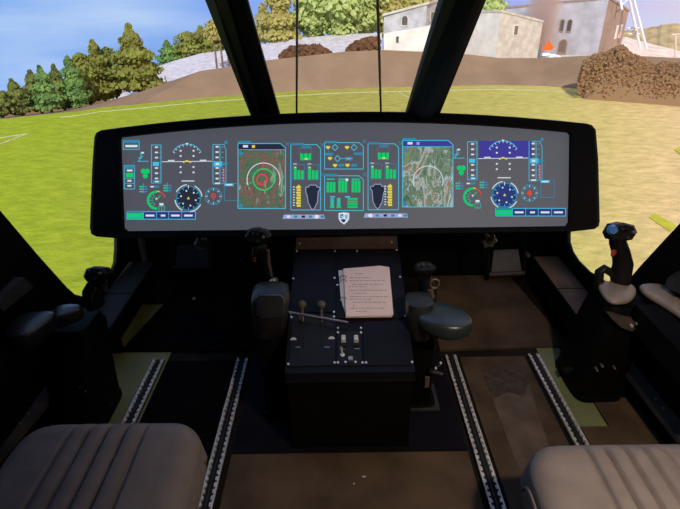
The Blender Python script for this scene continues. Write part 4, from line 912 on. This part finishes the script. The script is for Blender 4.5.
# ================================================================== CONTROLS
def tapered(g, pts, rad, n=12): g.tube(pts, rad, n); return g
def grip_head(e, c, w, tilt, hat=True, blue=None):
    """broad switch head on top of a control grip"""
    R_ = rz(tilt[2]) @ ry(tilt[1]) @ rx(tilt[0])
    prof = [(-1, -.25), (-.75, .7), (-.1, 1.0), (.7, .8), (1.0, .1), (.72, -.75), (-.1, -1), (-.72, -.9)]
    g = MB(); rs = []
    for k, y in ((.78, -.028), (1, -.020), (1, .018), (.82, .028)): rs.append([Vector(c) + R_ @ Vector((x*w*k, y, z*w*.62*k)) for x, z in prof])
    g.rings(rs); h = g.build('switch_head', SATIN, e, 30)
    F = lambda x, z, y=-.029: Vector(c) + R_ @ Vector((x*w, y, z*w*.62))
    for i, (x, z, r, m) in enumerate(((.0, .25, .008, SATIN), (.55, .1, .006, STEEL), (.15, -.5, .006, GREYB), (-.3, .35, .0055, GREYB))):
        g = MB(); p = F(x, z); g.tube([p, p + R_ @ Vector((0, -.010, 0))], [r, r*.8], 10); g.build('hat_switch' if i == 0 else 'thumb_button', m, h, True)
    if blue:
        g = MB(); g.tube([F(-.84, .15, -.020), F(-.90, .16, -.034)], [.019, .014], 12); tag(g.build('thumb_button', BLUEB, h, True), 'blue thumb button')
    return h
# ---- right outboard side stick
def outboard(sgn, label, colx, yb, zt=.47):
    e = empty('side_stick', (colx, 1.6, 0), label, 'control stick', 'outboard side sticks')
    g = MB(); g.loft([((colx + sgn*.03, yb, 0), .100, .135), ((colx + sgn*.03, yb, .02), .100, .135), ((colx + sgn*.03, yb + .005, .022), .095, .125), ((colx + sgn*.03, (yb+1.6)/2, .26), .090, .12), ((colx + sgn*.03, 1.60, zt - .05), .085, .10), ((colx + sgn*.03, 1.60, zt), .07, .08)], 28, 5); col_ = g.build('column', BLACK, e, True)
    g = MB(); g.tube([(colx - sgn*.06, yb - .03, .09), (colx - sgn*.095, yb - .035, .09)], [.012, .016], 10); g.build('lock_knob', SATIN, col_, True)
    for k, (dx, dz) in enumerate(((-.03, .20), (.02, .21), (.035, .19))):
        g = MB(); p = (colx - sgn*dx, (yb+1.6)/2 - .118, dz); g.tube([(p[0], p[1] + .01, p[2]), (p[0], p[1] - .010, p[2])], .0045, 8); g.build('screw', STEEL, col_, True)
    return e, col_
er, colr = outboard(1, 'right side stick with broad switch head and finger loop, in front of the right window', 1.02, 1.66)
yR_ = 1.63
pt = lambda u, v, y=yR_: ony(u, v, y)
g = MB(); pts = [pt(621, 288), pt(620.5, 276), pt(623, 264), pt(621, 252), pt(618, 243), pt(617, 236)]
g.tube(pts, [.030, .036, .034, .030, .029, .026], 14, 1.15); gr_ = g.build('grip', SATIN, er, True)
grip_head(er, pt(619.5, 231.5, yR_ - .01), .054, (-18, 8, 6), blue=True)
g = MB(); g.tube([pt(614, 251, yR_ - .03), pt(612.5, 256, yR_ - .045)], [.010, .006], 8); tag(g.build('trigger', RED, gr_, True), 'small red trigger')
g = MB(); g.tube([pt(618, 279), pt(611, 272.5), pt(604, 268.5), pt(599.5, 272), pt(598.5, 280), pt(601, 288)], [.013, .015, .0155, .017, .018, .018], 10); g.build('finger_loop', SATIN, er, True)
def pad_from(pix, z, th, rnd_=.02, dome=.006, parent=None, name='pad', m=LEATHER, top=None):
    """soft pad: outline seen in the photo, lying at height z"""
    g = MB(); pts = [onz(u, v, z) for u, v in pix]
    # round the outline
    dense = []
    n = len(pts)
    for i in range(n):
        a, b_, c_ = pts[i-1], pts[i], pts[(i+1) % n]
        for k in (.2, .5, .8): dense.append(((a+b_)/2).lerp(b_, k).lerp(b_.lerp((b_+c_)/2, k), k))
    g.pad([(p.x, p.y) for p in dense], z - th, z, rnd_, dome); return g.build(name, m, parent, True)
PADR = mat('painted_sheen_leather', (0.30, 0.235, 0.175), 0.4, var=0.15, scale=25, bump=0.12, bscale=200, spec=0.6)  # window reflection on black leather painted as a tan base colour
tag(pad_from([(597, 281), (616, 279), (634, 283), (638, 290), (632, 300), (612, 302), (602, 292)], .515, .022, .009, .003, er, 'wrist_pad', PADR), 'wrist pad with painted pale sheen')
pad_from([(598, 282), (616, 280), (633, 284), (637, 290), (631, 299), (612, 301), (603, 292)], .497, .07, .01, 0, er, 'pad_base', SATIN)
g = MB(); g.prism([pt(612, 319, 1.47), pt(636, 323, 1.47), pt(643, 318, 1.47), pt(643, 329, 1.47), pt(634, 332, 1.47), pt(622, 328, 1.47)], (0, .05, 0)); br_ = g.build('release_bracket', mat('brown_steel_bracket', (.14, .11, .085), .4, .4), colr)
for u, v in ((631, 325), (637, 323), (636, 328)):
    g = MB(); p = pt(u, v, 1.468); g.tube([p, p - Vector((0, .008, 0))], .006, 8); g.build('screw', SCREW, br_, True)
ea = empty('armrest', onz(668, 300, .0) + Vector((0, 0, .36)), 'long armrest with painted pale sheen at the right edge, behind the right side stick', 'armrest', 'armrests')
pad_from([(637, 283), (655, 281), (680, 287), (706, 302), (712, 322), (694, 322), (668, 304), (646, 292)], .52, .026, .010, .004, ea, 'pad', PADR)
g = MB(); a = onz(650, 300, .44); g.prism([(1.05, 1.50, .40), (1.05, 1.06, .40), (1.05, 1.06, .4945), (1.05, 1.50, .4945)], (.09, 0, 0)); g.build('arm', BLACK, ea)
# ---- left outboard side stick
el, coll = outboard(-1, 'left side stick with low switch head, at the rounded corner of the left window', -.99, 1.51, .395)
yL_ = 1.64; pt = lambda u, v, y=yL_: ony(u, v, y)
g = MB(); g.tube([pt(96, 306), pt(93, 300), pt(92, 292), pt(96, 284), pt(99, 278)], [.034, .038, .034, .030, .026], 14, 1.1); gl_ = g.build('grip', SATIN, el, True)
grip_head(el, pt(98.5, 274), .048, (-28, -4, -6))
g = MB(); g.tube([pt(104, 284, yL_ - .03), pt(104.5, 289, yL_ - .035), pt(101, 292, yL_ - .03)], [.012, .014, .008], 10); g.build('lever', GREYB, gl_, True)
g = MB(); g.tube([pt(96, 288, yL_ - .042), pt(92.5, 295, yL_ - .046), pt(91.5, 301, yL_ - .044)], .004, 6); tag(g.build('edge_strip', BRONZE, gl_, True), 'bare brown metal strip')
pad_from([(48, 313), (56, 304), (78, 302.5), (84, 306), (70, 313), (52, 319)], .49, .05, .02, .005, el, 'wrist_pad', LEATHER)
ea = empty('armrest', onz(30, 330, 0) + Vector((0, 0, .36)), 'long black armrest pad with greenish sheen at the left photo edge', 'armrest', 'armrests')
pad_from([(2, 330), (10, 320), (26, 311), (46, 309), (58, 310), (50, 318), (36, 328), (24, 336), (8, 339)], .52, .06, .022, .008, ea, 'pad', LEATHER)
g = MB(); g.prism([(-1.12, 1.46, .40), (-1.12, 1.12, .40), (-1.12, 1.12, .47), (-1.12, 1.46, .47)], (.06, 0, 0)); g.build('arm', BLACK, ea)
g = MB(); p = onz(2, 321, .5); g.box(p, (.035, .025, .03), bevel=.006); tag(g.build('end_cap', SCREW, ea), 'bright metal end cap')
# ---- inboard left collective
e = empty('collective_lever', (-.25, 1.56, 0), 'left collective lever with tall angled grip, left of the console', 'control lever', 'inboard collective levers')
g = MB(); g.loft([((-.262, 1.56, 0), .064, .10), ((-.262, 1.56, .03), .064, .10), ((-.262, 1.56, .032), .05, .08), ((-.262, 1.56, .36), .05, .075), ((-.252, 1.58, .42), .045, .06)], 24, 4); g.build('column', BLACK, e, True)
pt = lambda u, v, y=1.74: ony(u, v, y)
g = MB(); g.tube([pt(273, 284), pt(271.5, 279), pt(268, 268), pt(265, 258), pt(262, 247)], [.020, .014, .016, .019, .022], 12); st = g.build('grip', SATIN, e, True)
g = MB(); g.tube([pt(268, 250, 1.715), pt(268.6, 262, 1.72), pt(271.5, 276, 1.725)], [.006, .008, .005], 8); tag(g.build('edge_strip', BRONZE, st, True), 'bare brown metal strip')
grip_head(e, pt(258.5, 235.5), .049, (-16, 6, -8))
g = MB(); g.tube([pt(256, 248, 1.72), pt(254.5, 256, 1.715), pt(254.5, 262, 1.715)], [.013, .012, .008], 8); sg = g.build('trigger', SATIN, e, True)
for v in (258.5, 261):
    g = MB(); p = pt(254.6, v, 1.702); g.ball(p, .004, 2); tag(g.build('trigger_light', RED, sg), 'red trigger button')
g = MB(); g.ball(pt(273.5, 281.5, 1.72), .017, 2); g.tube([pt(270, 284, 1.72), pt(277, 279, 1.72)], .009, 8); g.build('pivot_clamp', STEEL, e, True)
g = MB(); g.loft([(ony(270.5, 333, 1.50), .040, .045), (ony(270.5, 329, 1.50), .056, .055), (ony(271, 312, 1.50), .064, .06), (ony(271, 297, 1.50), .068, .055), (ony(271, 288, 1.52), .062, .04), (ony(271, 284.5, 1.53), .046, .022)], 26, 3.2); g.build('arm_housing', LEATHER, e, True)
g = MB(); pq = [(255.5, 297), (258, 294), (281, 294), (284.5, 297), (285.5, 312), (282, 318), (260, 320), (256, 315)]
ctr = ony(270.5, 306, 1.44); g.rings([[ony(u, v, 1.455) for u, v in pq], [ony(u, v, 1.442) for u, v in pq], [ctr + (ony(u, v, 1.434) - ctr)*.88 for u, v in pq]]); tag(g.build('wrist_pad', mat('painted_blue_reflection_pad', (.040, .044, .060), .30, var=.1, spec=.7), e, True), 'glossy pad with painted blue reflection')  # blue reflection put into the pad's base colour
# ---- inboard right collective
e = empty('collective_lever', (.31, 1.56, 0), 'right collective lever with round switch head, right of the console', 'control lever', 'inboard collective levers')
g = MB(); g.loft([((.315, 1.555, 0), .062, .06), ((.315, 1.555, .018), .062, .06), ((.315, 1.56, .02), .045, .05), ((.312, 1.57, .28), .045, .055), ((.305, 1.59, .40), .05, .06)], 24, 4); cr = g.build('column', BLACK, e, True)
tagm = MB(); tagm.box((.315, 1.56, .012), (.15, .15, .012), bevel=.003); tagm.build('base_plate', GREYB, e)
pt = lambda u, v, y=1.72: ony(u, v, y)
g = MB(); g.tube([pt(429, 300), pt(428.5, 292), pt(427, 284), pt(425, 277)], [.030, .034, .033, .026], 14, 1.1); gg = g.build('grip', SATIN, e, True)
g = MB(); hd = pt(424.5, 268); R_ = rx(28) ; rs = []
hp = [(-1, -.2), (-.8, .6), (-.2, .85), (.5, .75), (1, 0), (.7, -.6), (0, -.85), (-.7, -.75)]
for k, z in ((.8, -.018), (1, -.008), (1, .006), (.85, .014)): rs.append([hd + R_ @ Vector((x*.046*k, y*.030*k, z)) for x, y in hp])
g.rings(rs); h = g.build('switch_head', SATIN, e, 30)
for x, y, r in ((-.2, .1, .009), (.35, 0, .007), (-.55, -.1, .006)):
    g = MB(); p = hd + R_ @ Vector((x*.046, y*.03, .014)); g.tube([p, p + R_ @ Vector((0, 0, .010))], [r, r*.8], 10); g.build('thumb_button', GREYB, h, True)
g = MB(); g.tube([pt(430, 289, 1.685), pt(431.5, 298, 1.69)], [.012, .014], 8); tag(g.build('edge_strip', BRONZE, gg, True), 'bare brown metal strip')
c_ = pt(434.5, 283.5, 1.69); g = MB(); g.rings([[c_ + Vector((math.cos(a_)*(.017 + .005*math.cos(b_)), .006*math.sin(b_), math.sin(a_)*(.020 + .005*math.cos(b_)))) for b_ in [2*math.pi*k/8 for k in range(8)]] for a_ in [2*math.pi*k/18 for k in range(18)]], closed=True); g.build('friction_ring', BRONZE, gg, True)
g = MB(); g.loft([(ony(419, 335, 1.50), .035, .04), (ony(419, 328, 1.50), .045, .05), (ony(419, 310, 1.50), .050, .055), (ony(419.5, 299, 1.51), .048, .05), (ony(420, 296, 1.52), .036, .03)], 22, 3.2); g.build('arm_housing', LEATHER, e, True)
pad_from([(409, 303), (424, 299), (446, 301.5), (464, 307), (472, 315), (474, 321), (468, 327), (452, 328.5), (434, 325), (420, 318)], .50, .06, .024, .006, e, 'wrist_pad', mat('painted_teal_sheen_leather', (.026, .037, .040), .34, var=.15, scale=25, spec=.6))  # teal sheen put into the pad's base colour
g = MB(); g.pad([(onz(u, v, .40).x, onz(u, v, .40).y) for u, v in [(413, 331), (424, 336), (438, 334), (447, 328), (440, 322), (418, 322)]], .385, .40, .006); g.build('tray', GREYB, e, True)
for a, b_ in (((431, 371, 1.49), (436, 368, 1.46)), ((434, 372, 1.49), (442, 374, 1.46)), ((438, 365, 1.49), (441, 363, 1.47))):
    g = MB(); g.tube([ony(*a), ony(*b_)], [.008, .005], 8); g.build('release_lever', STEEL, cr, True)
g = MB(); p = ony(427, 382, 1.505); g.box(p, (.018, .01, .05), bevel=.002); g.build('side_latch', BRONZE, cr)

# ---- pedals and adjusting knobs
def knob(u, v, y, label, stem=None):
    c_ = ony(u, v, y); e = empty('adjusting_knob', c_, label, 'knob', 'star knobs below the display')
    g = MB(); ro = []
    for k in range(24):
        a_ = 2*math.pi*k/24; r = .034*(1 + .16*math.cos(6*a_)); ro.append((r*math.cos(a_), r*math.sin(a_)))
    rs = [[c_ + Vector((x*s_, d_, z*s_)) for x, z in ro] for s_, d_ in ((.9, .012), (1, .006), (1, -.006), (.85, -.012))]
    g.rings(rs); g.build('star_handle', mat('scuffed_grey_knob', (.085, .082, .078), .4, .3, var=.2), e, 30)
    g = MB(); g.tube([c_ + Vector((0, -.012, 0)), c_ + Vector((0, -.020, 0))], .012, 12); g.build('hub', RUBBER, e, True)
    g = MB(); g.tube([c_ + Vector((0, .012, 0)), (c_.x, 2.555, c_.z)], .008, 8); g.build('spindle', STEEL, e, True)
    if stem:
        g = MB(); g.tube([c_ + Vector((-.012, .03, -.03)), ony(*stem, y + .06)], .006, 6); g.build('cable', BLACK, e, True)
knob(202.5, 243.5, 2.10, 'star knob under the left half of the display')
knob(489, 240.5, 2.10, 'star knob under the right half of the display', (486, 274))
PEDM = mat('worn_brown_pedal_plate', (.060, .044, .030), .55, .1, var=.2, scale=12)
def pedal(pix, y, m, label):
    P = [ony(u, v, y + d_) for (u, v), d_ in zip(pix, (.06, .06, -.02, -.02))]; c_ = sum(P, Vector())/4
    e = empty('rudder_pedal', hz(c_, .012), label, 'pedal', 'rudder pedals')
    nrm = (P[1]-P[0]).cross(P[3]-P[0]).normalized(); 
    if nrm.y > 0: nrm = -nrm
    g = MB(); g.prism(P, -nrm*.014); pl_ = g.build('foot_plate', m, e)
    g = MB(); k0, k1 = P[3] + Vector((-.012, 0, -.004)), P[2] + Vector((.012, 0, -.004)); g.tube([k0, k1], .015, 10); g.build('heel_bar', m, e, True)
    for p in (P[3] + Vector((-.014, 0, 0)), P[2] + Vector((.014, 0, 0))):
        g = MB(); g.tube([p, hz(p + Vector((0, .03, 0)), .012)], .011, 8); g.build('arm', BLACK, e, True)
    for p in (P[3] + Vector((-.014, 0, .015)), P[2] + Vector((.014, 0, .015))):
        g = MB(); g.tube([p, p + Vector((0, .10, .16))], .008, 8); g.build('side_rod', BLACK, e, True)
pedal([(494, 250), (518, 249), (522, 272.5), (491, 274)], 2.49, PEDM, 'worn brown rudder pedal in the right footwell')
pedal([(177, 245), (208, 244), (209, 266), (175, 267)], 2.49, mat('shaded_pedal_plate', (.006, .006, .006), .5, var=.2, spec=.1), 'rudder pedal darkened for shade, deep in the left footwell')  # left pedal's colour darkened to carry the footwell shade
g = MB(); p = onz(194, 299, .012); g.tube([p, p + Vector((0, 0, .008))], .007, 8); tag(g.build('floor_stud', SCREW), 'small bright stud on the black left floor mat', 'stud')
g = MB(); p = ony(528, 255, 2.54); g.tube([p + Vector((0, .02, 0)), p - Vector((0, .012, 0))], .010, 10); tag(g.build('stop_stud', STEEL), 'small round metal stud on the bulkhead beside the right pedal', 'stud')
